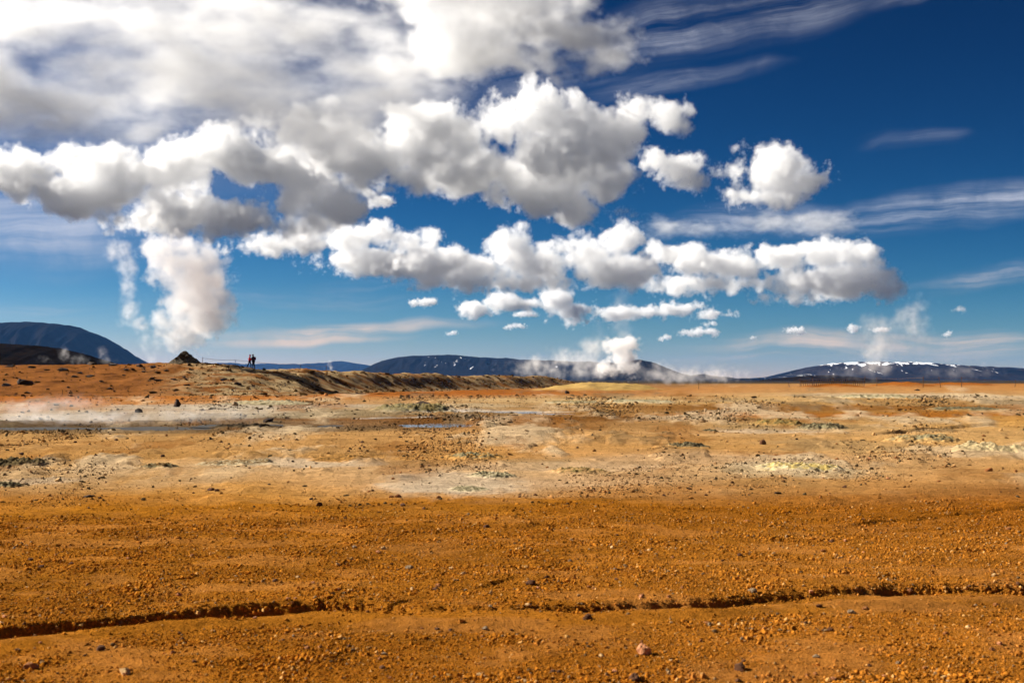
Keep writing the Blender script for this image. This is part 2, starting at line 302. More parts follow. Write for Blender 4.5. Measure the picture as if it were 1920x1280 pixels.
# ------------------------------------------------------------------ ground sheet
rows = list(np.linspace(-14, 6.4, 24))
y = 6.4
while y < 15500:
    if y < 140: dyy = .0165*(y/8)**1.6
    elif y < 185: dyy = .42
    elif y < 350: dyy = 1.2
    else: dyy = y*.02
    dyy = min(dyy, 1.2) if y < 140 else dyy
    y += dyy; rows.append(y)
rows = np.array(rows)
t = np.linspace(-1, 1, 600)
u = t*.43 + .9*np.sign(t)*np.abs(t)**15
YY, UU = np.meshgrid(rows, u, indexing='ij')
XX = UU*np.maximum(YY, 0)+UU*7*ss(YY, 9, 0)
ZZ = H(XX, YY)
ground = grid_obj('ground', XX, YY, ZZ, SOIL, attrs={'albedo': albedo(XX, YY)})
tag(ground, 'bare ochre and pale grey geothermal ground stretching to the horizon', 'ground', kind='structure')

# ------------------------------------------------------------------ mud water in the hollows
def water_mat(name, colr, rough):
    m = bpy.data.materials.new(name); m.use_nodes = True; T = NT(m.node_tree); b = m.node_tree.nodes['Principled BSDF']
    b.inputs['Base Color'].default_value = (*colr, 1); b.inputs['Roughness'].default_value = rough; b.inputs['IOR'].default_value = 1.33
    n = T.noise(T.n('ShaderNodeNewGeometry').outputs['Position'], 6., 3)
    T.link(T.n('ShaderNodeBump', {'Height': n, 'Strength': .25, 'Distance': .01}).outputs[0], b.inputs['Normal']); return m
WATER = water_mat('mud_water', (.10, .10, .10), .12)
MUD = water_mat('dark_mud', (.03, .026, .022), .9)
for zi, (a, b, rx, ry) in enumerate(POOLS):
    x0, y0 = G(a, b); kx = rx*y0/F*1.35; ky = ry*y0*y0/(EYE*F)*1.35
    vv = [(math.cos(q*math.tau/48)*kx, math.sin(q*math.tau/48)*ky, 0) for q in range(48)]
    o = mesh_obj('mud_pool', vv, [list(range(48))], WATER if 700 < a < 1100 else MUD, loc=(x0, y0, -.055+.004*zi)); tag(o, 'shallow pool of grey mud water in the steam field', 'pool', kind='structure')

# ------------------------------------------------------------------ mountains
def rock_snow(name, rock, rock2, snow=True, scale=.01):
    m = bpy.data.materials.new(name); m.use_nodes = True; T = NT(m.node_tree); b = m.node_tree.nodes['Principled BSDF']
    p = T.n('ShaderNodeNewGeometry').outputs['Position']; n = T.noise(p, scale, 6, .65)
    cc = T.mix(T.ramp(n, .4, .62), rock, rock2)
    if snow:
        s = T.n('ShaderNodeAttribute', attribute_name='snow').outputs['Fac']
        cc = T.mix(T.ramp(T.m('ADD', s, T.m('MULTIPLY', T.m('SUBTRACT', T.noise(p, scale*3, 5, .7), .5), .5)), .48, .58), cc, (.82, .84, .88))
    T.link(cc, b.inputs['Base Color']); b.inputs['Roughness'].default_value = .95; b.inputs['Specular IOR Level'].default_value = 0.
    T.link(T.n('ShaderNodeBump', {'Height': n, 'Strength': .6, 'Distance': .15/scale}).outputs[0], b.inputs['Normal']); return m
def mountain(name, D, prof, front, back, mat, label, seed, gul=.2, nc=420, nr=70, snowf=None):
    ppx = np.array([p[0] for p in prof], float); ppy = np.array([p[1] for p in prof], float)
    px = np.linspace(ppx[0], ppx[-1], nc); t = np.linspace(-1, 1.6, nr)
    T_, P_ = np.meshgrid(t, px, indexing='ij')
    X = (P_-CX)/F*D; Y = D+np.where(T_ < 0, T_*front, T_*back)
    crest = EYE+(HY-np.interp(P_, ppx, ppy))/F*D + D*.0009*fbm(P_/26, P_*0+seed, 4, seed)
    s = np.where(T_ < 0, ss(T_, -1.05, .05)**.8, 1-.9*ss(T_, .1, 1.6))
    rg = ridged(X/(front*.16)+.2*fbm(X/front/.3, Y/front/.3, 2, seed+5), Y/(front*.9), 4, seed+1)
    Z = crest*s*(1-gul*(1-rg)*ss(T_, 0.02, -.35)*ss(T_, -1.05, -.6)) + crest*.05*fbm(X/front/.12, Y/front/.12, 4, seed+3)*ss(np.abs(T_), 0, .3) - 3
    sn = snowf(P_, T_, crest, rg, X, Y) if snowf else np.zeros_like(X)
    o = grid_obj(name, X, Y, Z, mat, attrs={'snow': sn}); tag(o, label, 'mountain', kind='structure'); return o
M_BLUE = rock_snow('mountain_basalt', (.006, .006, .007), (.011, .010, .010), scale=.02)
M_SNOW = rock_snow('snowy_basalt', (.008, .006, .007), (.018, .013, .012), scale=.02)
M_HILL = rock_snow('hill_basalt', (.006, .004, .003), (.014, .009, .005), snow=False, scale=.12)
mountain('mountain', 5200, [(-420, 640), (-260, 612), (-120, 604), (0, 603), (40, 601), (95, 604), (118, 607), (135, 616), (155, 622), (175, 642), (200, 660), (225, 674), (255, 680), (300, 683), (380, 686)], 700, 900, M_BLUE, 'steep blue flat-topped mountain behind the dark hill on the left', 11, gul=.3)
mountain('hill', 640, [(-420, 660), (-260, 640), (-100, 632), (0, 632), (50, 634), (95, 643), (130, 655), (165, 668), (200, 679), (240, 690), (300, 700)], 120, 150, M_HILL, 'dark brown rounded hill on the left edge in front of the mountain', 15, gul=.1)
mountain('far_ridge', 14000, [(240, 690), (300, 684), (380, 682), (430, 678), (450, 682), (500, 681), (560, 682), (610, 679), (640, 676), (665, 680), (700, 686), (760, 694)], 900, 900, M_BLUE, 'low blue ridge far behind the two walkers', 19, gul=.1)
def snow_c(P, T, crest, rg, X, Y):
    band = ss(T, -.62, -.38)*ss(T, -.02, -.12)
    s = .75*ss(fbm(P/9., T*16, 3, 231), .14, .4)*band*ss(P, 780, 810)*ss(P, 905, 870)
    return s + .6*ss(np.hypot((P-1040)/4, (T+.4)/.06), 1.2, .4) + .55*ss(np.hypot((P-890-40*(T+.45))/3, (T+.5)/.12), 1.2, .4)
mountain('table_mountain', 6000, [(640, 700), (680, 692), (700, 681), (715, 674), (740, 670), (770, 665), (800, 664), (850, 664), (900, 668), (960, 671), (1040, 674), (1110, 677), (1170, 680), (1215, 690), (1260, 700), (1310, 708), (1330, 710)], 620, 1500, M_BLUE, 'long flat-topped blue mountain with small snow patches in the centre', 23, gul=.22, snowf=snow_c)
mountain('low_hill', 4200, [(1120, 708), (1150, 690), (1180, 676), (1200, 672), (1222, 676), (1245, 684), (1275, 698), (1300, 702), (1322, 699), (1345, 704), (1370, 706), (1420, 709)], 300, 500, M_BLUE, 'small dark rounded hill behind the white steam vent', 27, gul=.15)
def snow_r(P, T, crest, rg, X, Y):
    top = ss(T, -.36, -.14)*(1-.6*ss(P, 1700, 1900))*ss(P, 1545, 1580)
    streak = ss(rg, .1, -.2)*ss(T, -.95, -.6)*.0+ss(fbm(P/9.+3*T, T*1.6, 4, 331, .6), .16, .42)*ss(T, -.85, -.5)*.72
    return np.maximum(top*(.30+.55*ss(fbm(P/20., T*8, 5, 333, .65), -.25, .3)), streak)
mountain('snowy_mountain', 5600, [(1440, 708), (1480, 704), (1520, 698), (1532, 691), (1548, 684), (1580, 679), (1620, 677), (1690, 677), (1720, 676), (1760, 680), (1830, 684), (1890, 687), (1960, 690), (2080, 694), (2300, 702)], 560, 1100, M_SNOW, 'dark table mountain with snow along its top on the right', 31, gul=.3, snowf=snow_r)
mountain('dark_rise', 1900, [(1400, 712), (1450, 707), (1490, 702), (1520, 699), (1560, 699), (1600, 702), (1640, 707), (1700, 711)], 150, 200, M_HILL, 'low dark rise in front of the snowy mountain', 35, gul=.05)

# ------------------------------------------------------------------ stones
def rock_mesh(name, seed, sub=2, flat=.7, jag=.35, mat=None):
    bm = bmesh.new(); bmesh.ops.create_icosphere(bm, subdivisions=sub, radius=1)
    rr = random.Random(seed); off = Vector((rr.uniform(-50, 50), rr.uniform(-50, 50), rr.uniform(-50, 50)))
    from mathutils import noise as mn
    cuts = [(Vector((rr.gauss(0, 1), rr.gauss(0, 1), rr.gauss(0, .8))).normalized(), rr.uniform(.55, .9)) for _ in range(7)]
    for v in bm.verts:
        n = v.co.normalized(); r = 1+jag*mn.noise(n*1.4+off)+jag*.5*mn.noise(n*3.1+off)
        p = n*r
        for cn, cd in cuts:
            dd = p.dot(cn)
            if dd > cd: p -= cn*(dd-cd)*.85
        v.co = Vector((p.x*1.1, p.y*.9, p.z*flat))
    me = bpy.data.meshes.new(name); bm.to_mesh(me); bm.free()
    if mat: me.materials.append(mat)
    return me
ROCKS = [rock_mesh('stone', 100+i, 3 if i < 5 else 2, .55+.05*(i % 5), .4) for i in range(10)]
LUMPS = [rock_mesh('clod', 300+i, 3, .5, .75) for i in range(6)]
ST_BROWN = plain_mat('stone_brown', lin((150, 95, 50)), scale=2.); ST_DARK = plain_mat('stone_dark', lin((92, 58, 34)), scale=2.); ST_PINK = plain_mat('stone_pink', lin((190, 128, 85)), scale=2.)
ST_PALE = plain_mat('stone_pale', lin((205, 165, 110)), scale=2.); ST_GREY = plain_mat('stone_grey', lin((138, 116, 88)), scale=2.); ST_BLACK = plain_mat('clod_dark', lin((58, 42, 28)), scale=2.)
def stone(px, py, w, mat, label, group=None, name='stone', me=None, h=.6, seed=0, sink=.25):
    x, y = G(px, py)
    for _ in range(1):                       # settle on the relief
        z = float(H(x, y)); y = (EYE-z)*F/(py-HY); x = (px-CX)/F*y
    rr = random.Random(seed+int(px*7+py)); s = w/2*y/F
    me = (me or rr.choice(ROCKS)).copy(); me.materials.clear(); me.materials.append(mat)
    o = bpy.data.objects.new(name, me); col.objects.link(o); z = float(H(x, y))
    o.scale = (s, s*rr.uniform(.7, 1.), s*h/.6); o.rotation_euler = (rr.uniform(-.15, .15), rr.uniform(-.15, .15), rr.uniform(0, 6.28) if h > .4 else rr.uniform(-.3, .3))
    o.location = (x, y, z+s*h*(1-sink)*.6); return tag(o, label, 'stone', group)
B, D_, P_, L_, G_, K_ = ST_BROWN, ST_DARK, ST_PINK, ST_PALE, ST_GREY, ST_BLACK
for a in ((1209, 1224, 38, P_, 'large pinkish stone lying on the orange gravel near the bottom edge'), (235, 1259, 30, L_, 'flat pale stone in the lower left corner gravel'), (60, 1252, 28, B, 'brown stone at the lower left edge of the gravel'),
          (190, 1214, 20, D_, 'dark stone just below the left end of the gully'), (1413, 1122, 17, G_, 'grey-brown stone sitting on the lip of the gully'), (1386, 1253, 30, D_, 'dark wide clod of earth at the lower right foreground'), (1188, 1275, 28, D_, 'dark stone cut by the bottom edge of the picture'),
          (1101, 1161, 20, D_, 'dark stone below the middle of the gully'), (1535, 1135, 14, D_, 'small dark stone below the right half of the gully'), (1595, 1149, 16, G_, 'grey stone among orange gravel below the gully on the right'), (900, 1267, 13, L_, 'bright yellowish pebble at the bottom centre'),
          (997, 1093, 19, D_, 'dark clod just right of the small broken bank'), (1559, 1017, 12, D_, 'lone dark stone on the smooth strip above the right gully'), (1350, 1173, 12, L_, 'pale stone right of the big pinkish stone'), (768, 1068, 18, G_, 'flat grey stone left of the low sandy swell'), (665, 1027, 13, G_, 'small grey stone on the gravel left of centre'),
          (1664, 1106, 9, L_, 'pale pebble lying in the right end of the gully'), (1874, 1205, 14, P_, 'pinkish stone near the lower right edge'), (845, 1067, 10, L_, 'pale pebble on the rim of the sandy swell'), (1153, 1068, 10, G_, 'small grey stone right of the sandy swell'),
          (396, 919, 15, D_, 'larger of two dark stones side by side on the pale flat'), (406, 920, 9, D_, 'smaller of two dark stones side by side on the pale flat'), (167, 932, 24, K_, 'long flat dark stone on the left of the pale flat', .3), (187, 934, 8, D_, 'tiny dark stone beside the long flat one'), (598, 949, 14, D_, 'dark stone at the edge where the gravel begins, left of centre'),
          (735, 933, 11, B, 'left one of a pair of brown stones below the white crust'), (747, 932, 13, B, 'right one of a pair of brown stones below the white crust'), (823, 933, 11, B, 'brown stone directly below the white crust patch'), (755, 948, 15, D_, 'flat dark stone on the gravel edge below the paired stones'), (795, 956, 10, D_, 'dark stone where the central gravel starts'),
          (974, 932, 8, D_, 'small peaked dark stone below the grey mud mounds'), (1004, 929, 8, D_, 'small dark stone right of the peaked one'), (912, 987, 13, D_, 'dark stone standing out of the central gravel'), (1373, 907, 9, D_, 'dark stone on the bare tan flat right of centre'), (1458, 926, 16, K_, 'flat dark stone on the tan flat at the gravel edge', .3),
          (1665, 898, 10, P_, 'reddish stone on the right-hand tan flat'), (1584, 914, 10, D_, 'dark stone on the gravel below the yellowish crust'), (1855, 884, 15, B, 'slanting brown stone near the right edge'), (1905, 884, 9, B, 'brown stone nearest the right edge of the flat'), (1629, 862, 12, P_, 'reddish stone between the yellowish crust and the right mound'),
          (1681, 860, 9, B, 'small brown stone right of the reddish one'), (1430, 833, 14, D_, 'dark cone-shaped stone on the sandy mid ground', .8), (1845, 817, 8, B, 'small brown stone near the thin crack'), (110, 901, 14, L_, 'pale lump on the white crust at far left'), (305, 856, 10, D_, 'dark stone left of the long white crust'),
          (40, 853, 12, D_, 'dark stone above the dark mud mound at far left'), (331, 764, 14, K_, 'dark pointed rock standing in the steaming mud field', 1.3), (260, 774, 16, K_, 'dark blocky rock beside the steaming mud pool', .9), (441, 762, 16, G_, 'grey lump right of the pointed rock in the steam', .8), (503, 790, 24, K_, 'dark rock mound at the edge of the mud pool', .5),
          (885, 795, 9, L_, 'white lump at the right end of the blue pool', .5), (797, 765, 34, K_, 'dark rocky top of the grey mound in the middle distance', .5), (1063, 731, 9, K_, 'dark stone at the foot of the yellow mound', .9), (1720, 728, 12, K_, 'flat dark rock on the far right plain', .5)):
    stone(*a[:5], h=a[5] if len(a) > 5 else .6)
rng = random.Random(5)
LOOK = [(B, 'brown'), (B, 'brown'), (D_, 'dark brown'), (D_, 'dark brown'), (L_, 'pale'), (G_, 'greyish'), (P_, 'pinkish'), (K_, 'blackish')]
SIDE = lambda px: ('far left', 'left of centre', 'right of centre', 'far right')[int(max(0, min(3, px//480)))]
n = 0
while n < 150:
    py = 960+320*rng.random()**.8; px = rng.uniform(-20, 1940)
    mt, wd = rng.choice(LOOK[:7]); stone(px, py, rng.uniform(7, 13)*(py/1100), mt, 'small %s stone in the foreground gravel %s the gully, %s' % (wd, 'above' if py < np.interp(px, [g_[0] for g_ in GUL], [g_[1] for g_ in GUL]) else 'below', SIDE(px)), 'stones in the foreground gravel', seed=n); n += 1
n = 0
while n < 90:
    py = rng.uniform(812, 950); px = rng.uniform(-20, 1940)
    mt, wd = rng.choice(LOOK[1:4]+LOOK[7:]); stone(px, py, rng.uniform(4, 8), mt, 'small %s stone on the pale flat %s mounds, %s' % (wd, 'in front of the' if py > 900 else 'among the', SIDE(px)), 'stones scattered on the pale flat', seed=n); n += 1

# ------------------------------------------------------------------ grey mud mounds with crumbled tops
def mound_mat():
    m = bpy.data.materials.new('mud_crust'); m.use_nodes = True; T = NT(m.node_tree); b = m.node_tree.nodes['Principled BSDF']
    a = T.n('ShaderNodeAttribute', attribute_name='albedo').outputs[0]; p = T.n('ShaderNodeNewGeometry').outputs['Position']
    n = T.noise(p, 9., 5, .7); T.link(T.scale(a, T.ramp(n, .3, .7, .6, 1.25, False)), b.inputs['Base Color']); b.inputs['Roughness'].default_value = .95; b.inputs['Specular IOR Level'].default_value = 0.
    T.link(T.n('ShaderNodeBump', {'Height': n, 'Strength': .8, 'Distance': .06}).outputs[0], b.inputs['Normal']); return m
MOUND = mound_mat()
def mud_mound(px, py, wpx, hpx, dep, ca, cb, label, seed):
    x0, y0 = G(px, py); kx = wpx/2*y0/F; h = hpx*y0/F; ky = kx*dep
    g = np.linspace(-1.15, 1.15, 90); U, V = np.meshgrid(g, np.linspace(-1.15, 1.15, 60)); X = x0+U*kx; Y = y0+V*ky
    r = np.hypot(U, V)+.3*fbm(U*2.5+seed, V*2.5, 4, seed, .6)
    body = ss(r, 1.0, .45)
    lump = np.maximum(ridged(X/(h*1.6), Y/(h*1.6), 4, seed+3, .6), -.2); cl = ss(fbm(X/(h*1.1), Y/(h*1.1), 3, seed+9, .6), .0, .35)
    Z = H(X, Y)-.03*y0/30+body*(h*.5+h*.35*lump+h*.35*cl+h*.22*fbm(X/(h*.5), Y/(h*.5), 3, seed+21, .6))+.03*y0/30*ss(r, 1.15, .9)
    s = ss(fbm(X/(h*2.2), Y/(h*2.), 4, seed+13, .6)+.35*(body-.5), -.15, .3)[..., None]
    ed = ss(r, .65, 1.)[..., None]
    A = (np.array(lin(ca))*s+np.array(lin(cb))*(1-s))*np.array((.85, .76, .62)); A = A*(1-ed)+albedo(X, Y)*ed
    o = grid_obj('mud_mound', X, Y, Z, MOUND, attrs={'albedo': A}); tag(o, label, 'mud mound', 'crumbled mud mounds'); return o
GY, GYW, DKM, YEL, OLV = (140, 136, 112), (200, 192, 168), (90, 82, 66), (200, 182, 118), (128, 116, 78)
for i, a in enumerate(((890, 857, 130, 9, 1.2, GY, (190, 150, 90), 'crumbled grey-brown mud mound behind the white crust'), (925, 893, 110, 8, 1., GY, GYW, 'pale green-grey mud mound on the white crust patch'), (1085, 886, 130, 8, 1., OLV, (200, 165, 120), 'olive-grey flat mud mound right of the pale one'), (880, 919, 90, 4, 1., GY, GYW, 'thin grey crust at the front of the white patch'),
                         (1500, 881, 190, 9, 1., YEL, GYW, 'yellowish sulphur crust mound on the right flat'), (1545, 879, 80, 5, 1., DKM, OLV, 'dark crumbled top on the yellowish crust'), (1860, 846, 170, 9, 1., (205, 190, 155), (170, 158, 128), 'pale grey mud mound at the right edge'), (1730, 830, 170, 10, 1., GY, (195, 165, 115), 'broad crumbled mound left of the right-edge mound'), (1540, 803, 120, 9, 1.2, DKM, GY, 'row of dark crumbled clods on the right mid ground'),
                         (1460, 796, 110, 9, 1.4, OLV, (175, 140, 85), 'olive hummock left of the dark clod row'), (1330, 808, 40, 5, 1.2, DKM, GY, 'small dark hummock alone on white ground'), (1290, 836, 90, 8, 1., DKM, GY, 'dark crumbled patch right of centre on the flat'), (30, 874, 130, 13, 1., DKM, (120, 108, 82), 'dark grey mud mound at the left edge'), (15, 911, 70, 8, 1., DKM, GY, 'lower dark mud patch at the left edge'),
                         (300, 876, 75, 8, 1.2, (120, 95, 62), GY, 'small brown hummock left of the long white crust'), (440, 869, 170, 5, 1., (130, 105, 72), GYW, 'low brown rim along the long white crust'), (455, 800, 150, 7, .5, (62, 56, 50), (85, 78, 68), 'broken black mud bank along the dark pool'), (775, 770, 170, 11, 1.5, (128, 118, 84), GY, 'olive-grey hummock behind the blue pool'), (640, 862, 150, 4, 1.3, (140, 110, 70), (190, 145, 85), 'low crumbled rise left of the grey-brown mound'),
                         (1200, 756, 160, 5, 2., GY, GYW, 'low pale hummock in the far steam field'), (1640, 747, 180, 7, 2., GY, GYW, 'pale broken hummock on the far right plain'), (1810, 768, 150, 5, 2., DKM, GY, 'dark low hummock on the right plain'), (500, 757, 190, 6, 2., GYW, GY, 'pale crusted hummock in the far left mud field'), (1070, 757, 120, 4, 2., OLV, GYW, 'small olive hummock in the far centre field'))):
    mud_mound(*a[:7], a[7], 400+i*31)

# ------------------------------------------------------------------ gravel: stuff, scattered by points
def scatter(name, px_py_w, meshes, label, tintf, sink=.3, hk=1.0, seed=1):
    r = np.random.default_rng(seed); P = np.array(px_py_w); x, y, s = P[:, 0], P[:, 1], P[:, 2]
    z = H(x, y)+s*.25
    me = bpy.data.meshes.new(name); me.from_pydata(np.stack([x, y, z], -1).tolist(), [], [])
    n = len(x)
    a = me.attributes.new('scl', 'FLOAT_VECTOR', 'POINT'); a.data.foreach_set('vector', np.stack([s*r.uniform(.8, 1.3, n), s*r.uniform(.7, 1.1, n), s*hk*r.uniform(.7, 1.3, n)], -1).astype(np.float32).ravel())
    a = me.attributes.new('rot', 'FLOAT_VECTOR', 'POINT'); a.data.foreach_set('vector', np.stack([r.uniform(-.5, .5, n), r.uniform(-.5, .5, n), r.uniform(0, 6.28, n)], -1).astype(np.float32).ravel())
    a = me.attributes.new('pick', 'INT', 'POINT'); a.data.foreach_set('value', r.integers(0, len(meshes), n).astype(np.int32))
    tc = np.ones((n, 4), np.float32); tc[:, :3] = tintf(x, y, r, n)
    a = me.attributes.new('tint', 'FLOAT_COLOR', 'POINT'); a.data.foreach_set('color', tc.ravel())
    me.materials.append(TINT)
    o = bpy.data.objects.new(name, me); col.objects.link(o); tag(o, label, 'gravel', kind='stuff')
    cl = bpy.data.collections.new(name+'_pieces')
    for i, q in enumerate(meshes):
        q = q.copy(); q.materials.clear(); q.materials.append(TINT); cl.objects.link(bpy.data.objects.new('piece', q))
    tr = bpy.data.node_groups.new(name, 'GeometryNodeTree'); tr.is_modifier = True
    tr.interface.new_socket('Geometry', in_out='INPUT', socket_type='NodeSocketGeometry'); tr.interface.new_socket('Geometry', in_out='OUTPUT', socket_type='NodeSocketGeometry')
    T = NT(tr); gi = T.n('NodeGroupInput'); go = T.n('NodeGroupOutput')
    ci = T.n('GeometryNodeCollectionInfo', {'Collection': cl, 'Separate Children': True})
    def na(nm, ty): return T.n('GeometryNodeInputNamedAttribute', {'Name': nm}, data_type=ty).outputs[0]
    ip = T.n('GeometryNodeInstanceOnPoints', {'Points': gi.outputs[0], 'Instance': ci.outputs[0], 'Pick Instance': True, 'Instance Index': na('pick', 'INT'), 'Rotation': na('rot', 'FLOAT_VECTOR'), 'Scale': na('scl', 'FLOAT_VECTOR')})
    T.link(ip.outputs[0], go.inputs[0]); md = o.modifiers.new('scatter', 'NODES'); md.node_group = tr
    return o
PEB = [rock_mesh('pebble', 500+i, 1, .75, .45) for i in range(8)]
r = np.random.default_rng(3)
def gravel_pts():
    n = 1250000
    Y = 6.2+(22.5-6.2)*r.random(n)**1.2; X = (r.random(n)-.5)*2*(.44*Y+.4)
    s = .0024*(1-r.random(n))**(-.46); s = np.minimum(s, .0165)
    s *= .75+.25*Y/9
    pyy = HY+EYE*F/Y
    clus = fbm(X/1.3, Y/1.0, 5, 131, .6); bare = ss(clus, -.35, .22)*.86+.14; s = s*(.75+.75*ss(fbm(X/.8, Y/.6, 4, 137, .6), -.1, .5))                     # bare streaks between the gravel
    gl = Y-np.interp(X, gX, gYs); bare *= 1-.9*ss(gl, -1.15, -.85)*ss(gl, .02, -.05)
    edge = ss(Y+1.6*fbm(X/1.6, Y/1.6, 3, 133)+(-.35*X*.35), 20.0, 17.0)*.97+.03
    k = r.random(n) < bare*edge
    m = 9000; Xe = r.uniform(-5.5, 5.5, m); Ye = np.interp(Xe, gX, gYs)+r.normal(.03, .05, m); dpt = np.interp(Xe, gX, gD)
    se = (.005+.014*r.random(m)**3)*(.5+5*dpt); ke = r.random(m) < .08+3.2*dpt
    X, Y, s = np.concatenate([X[k], Xe[ke]]), np.concatenate([Y[k], Ye[ke]]), np.concatenate([s[k], se[ke]])
    return np.stack([X, Y, s], -1)
def gt(x, y, r, n):
    A = albedo(x, y); v = r.uniform(.5, 1.25, n)[:, None]; A = A*v
    q = r.random(n); pale = (q < .05)[:, None]; grey = ((q > .05) & (q < .09))[:, None]
    A = np.where(pale, A*.4+np.array(lin((215, 170, 105)))*.6, A); return np.where(grey, np.array(lin((140, 112, 78)))*v, A)
scatter('gravel', gravel_pts(), PEB, 'loose ochre gravel covering the foreground', gt, seed=11)
def clods_pts():
    n = 260000
    Y = np.exp(r.uniform(np.log(19), np.log(150), n)); X = (r.random(n)-.5)*2*.42*Y
    s = .00030*Y*(1-r.random(n))**(-.40); s = np.minimum(s, .0016*Y)
    f = fbm(X/(1.2+.07*Y), Y/(1.4+.10*Y), 4, 141, .6); wet = 1.
    k = r.random(n) < ss(f, .0, .4)*.6+.03
    return np.stack([X[k], Y[k], s[k]], -1)
def ct(x, y, r, n):
    A = albedo(x, y)*r.uniform(.5, 1.05, n)[:, None]; g = (r.random(n) < .3)[:, None]; return np.where(g, np.array(lin((92, 76, 52)))*r.uniform(.6, 1.1, n)[:, None], A)
scatter('mud_crumbs', clods_pts(), LUMPS[:3]+PEB[:4], 'crumbs of dried mud strewn over the steam field', ct, seed=12)
def hills_pts():
    n = 9000
    px = r.uniform(-150, 1120, n); fy = np.interp(px, CRESTX, FOOTY); cy = np.interp(px, CRESTX, CRESTY); Y = fy+(cy-fy)*r.uniform(-.1, 1.0, n); X = (px-CX)/F*Y
    s = .05*(1-r.random(n))**(-.42)*Y/170; s = np.minimum(s, .32)
    k = r.random(n) < ss(fbm(X/7, Y/4, 4, 151, .6), -.25, .3)*(.35+.65*ss(px, 150, 450)); return np.stack([X[k], Y[k], s[k]], -1)
scatter('ridge_clods', hills_pts(), LUMPS, 'small dark clods littering the slope of the left ridge', lambda x, y, r, n: np.array(lin((95, 70, 42)))*r.uniform(.4, 1.3, n)[:, None], seed=13)

# big dark clods on the ridge slope, one by one
rr = random.Random(77)
spots = [(172, 682, 18), (212, 685, 20), (237, 693, 11), (262, 687, 16), (150, 700, 12), (120, 695, 20), (88, 694, 9), (60, 689, 14), (20, 688, 16), (45, 718, 30), (140, 706, 13), (190, 716, 10), (298, 714, 14), (325, 711, 10), (312, 695, 9), (345, 708, 9), (12, 722, 18), (232, 704, 8), (288, 690, 18), (270, 697, 10), (170, 706, 16), (128, 726, 9), (90, 730, 8), (205, 729, 10), (565, 716, 14), (350, 722, 12), (420, 712, 16), (445, 720, 14)]
for i, (px, py, w) in enumerate(spots):
    fy = np.interp(px, CRESTX, FOOTY); cy = np.interp(px, CRESTX, CRESTY); ys = np.linspace(fy-3, cy+1, 120); xs = (px-CX)/F*ys; zs = H(xs, ys); pr = HY+(EYE-zs)/ys*F
    j = int(np.argmin(np.abs(pr-py))); s = w/2*ys[j]/F
    me = LUMPS[i % 6].copy(); me.materials.append(ST_BLACK); o = bpy.data.objects.new('earth_clod', me); col.objects.link(o)
    o.scale = (s, s*.9, s*.75); o.rotation_euler = (0, 0, rr.uniform(0, 6.28)); o.location = (xs[j], ys[j], zs[j]+s*.15)
    tag(o, 'dark earth clod %s of the ridge, %s' % ('on the crest' if py < 692 else 'on the upper slope' if py < 708 else 'on the lower slope', 'left of the rock heap' if px < 300 else 'below the rock heap' if px < 390 else 'near the walkers'), 'clod', 'clods on the left ridge slope')

# ------------------------------------------------------------------ fumarole mound
mx, my, mtop = (348-CX)/F*172, 172., EYE+(HY-660)/F*172
g = np.linspace(-1, 1, 90); U, V = np.meshgrid(g, g); X = mx+U*2.1; Y = my+V*2.1
rad = np.hypot(U*1.0+.1, V); base = H(X, Y)
prof_ = np.clip(1-rad, 0, 1)**1.0
Z = base-.1+prof_*1.15+ss(rad, 1, .6)*(.20*ridged(X/.55, Y/.55, 4, 601, .6)+.12*fbm(X/.25, Y/.25, 3, 602))
M_MOUND = plain_mat('vent_rock', lin((72, 60, 40)), var=.5, scale=2.5)
vent = bpy.data.objects.new('steam_vent_mound', None); vent.location = (mx, my, float(H(mx, my))); col.objects.link(vent)
tag(vent, 'dark heap of rocks with white steam bursting from it on the ridge', 'rock heap')
vb = grid_obj('heap', X-mx, Y-my, Z-vent.location.z, M_MOUND, smooth=False); vb.parent = vent
rr = random.Random(9)
for i in range(46):
    a = rr.uniform(0, math.tau); q = rr.random()**.6*.75; px_, py_ = q*1.5*math.cos(a)-.1, q*1.5*math.sin(a)
    me = LUMPS[i % 6] if i > 11 else LUMPS[i % 6].copy()
    if not me.materials: me.materials.append(M_MOUND)
    o = bpy.data.objects.new('rock', me); col.objects.link(o); o.parent = vent; s = rr.uniform(.10, .34)*(1.2 if px_ < .3 else .7)
    zz = 1.1*max(0, 1-np.hypot(px_/2.1, py_/2.1))+.05+.12*max(0, 1-np.hypot(px_+.25, py_)/.7)
    o.location = (px_, py_, zz+rr.uniform(0, .12)); o.scale = (s, s*.8, s*rr.uniform(.8, 1.6)); o.rotation_euler = (rr.uniform(-.6, .6), rr.uniform(-.6, .6), rr.uniform(0, 6.28))

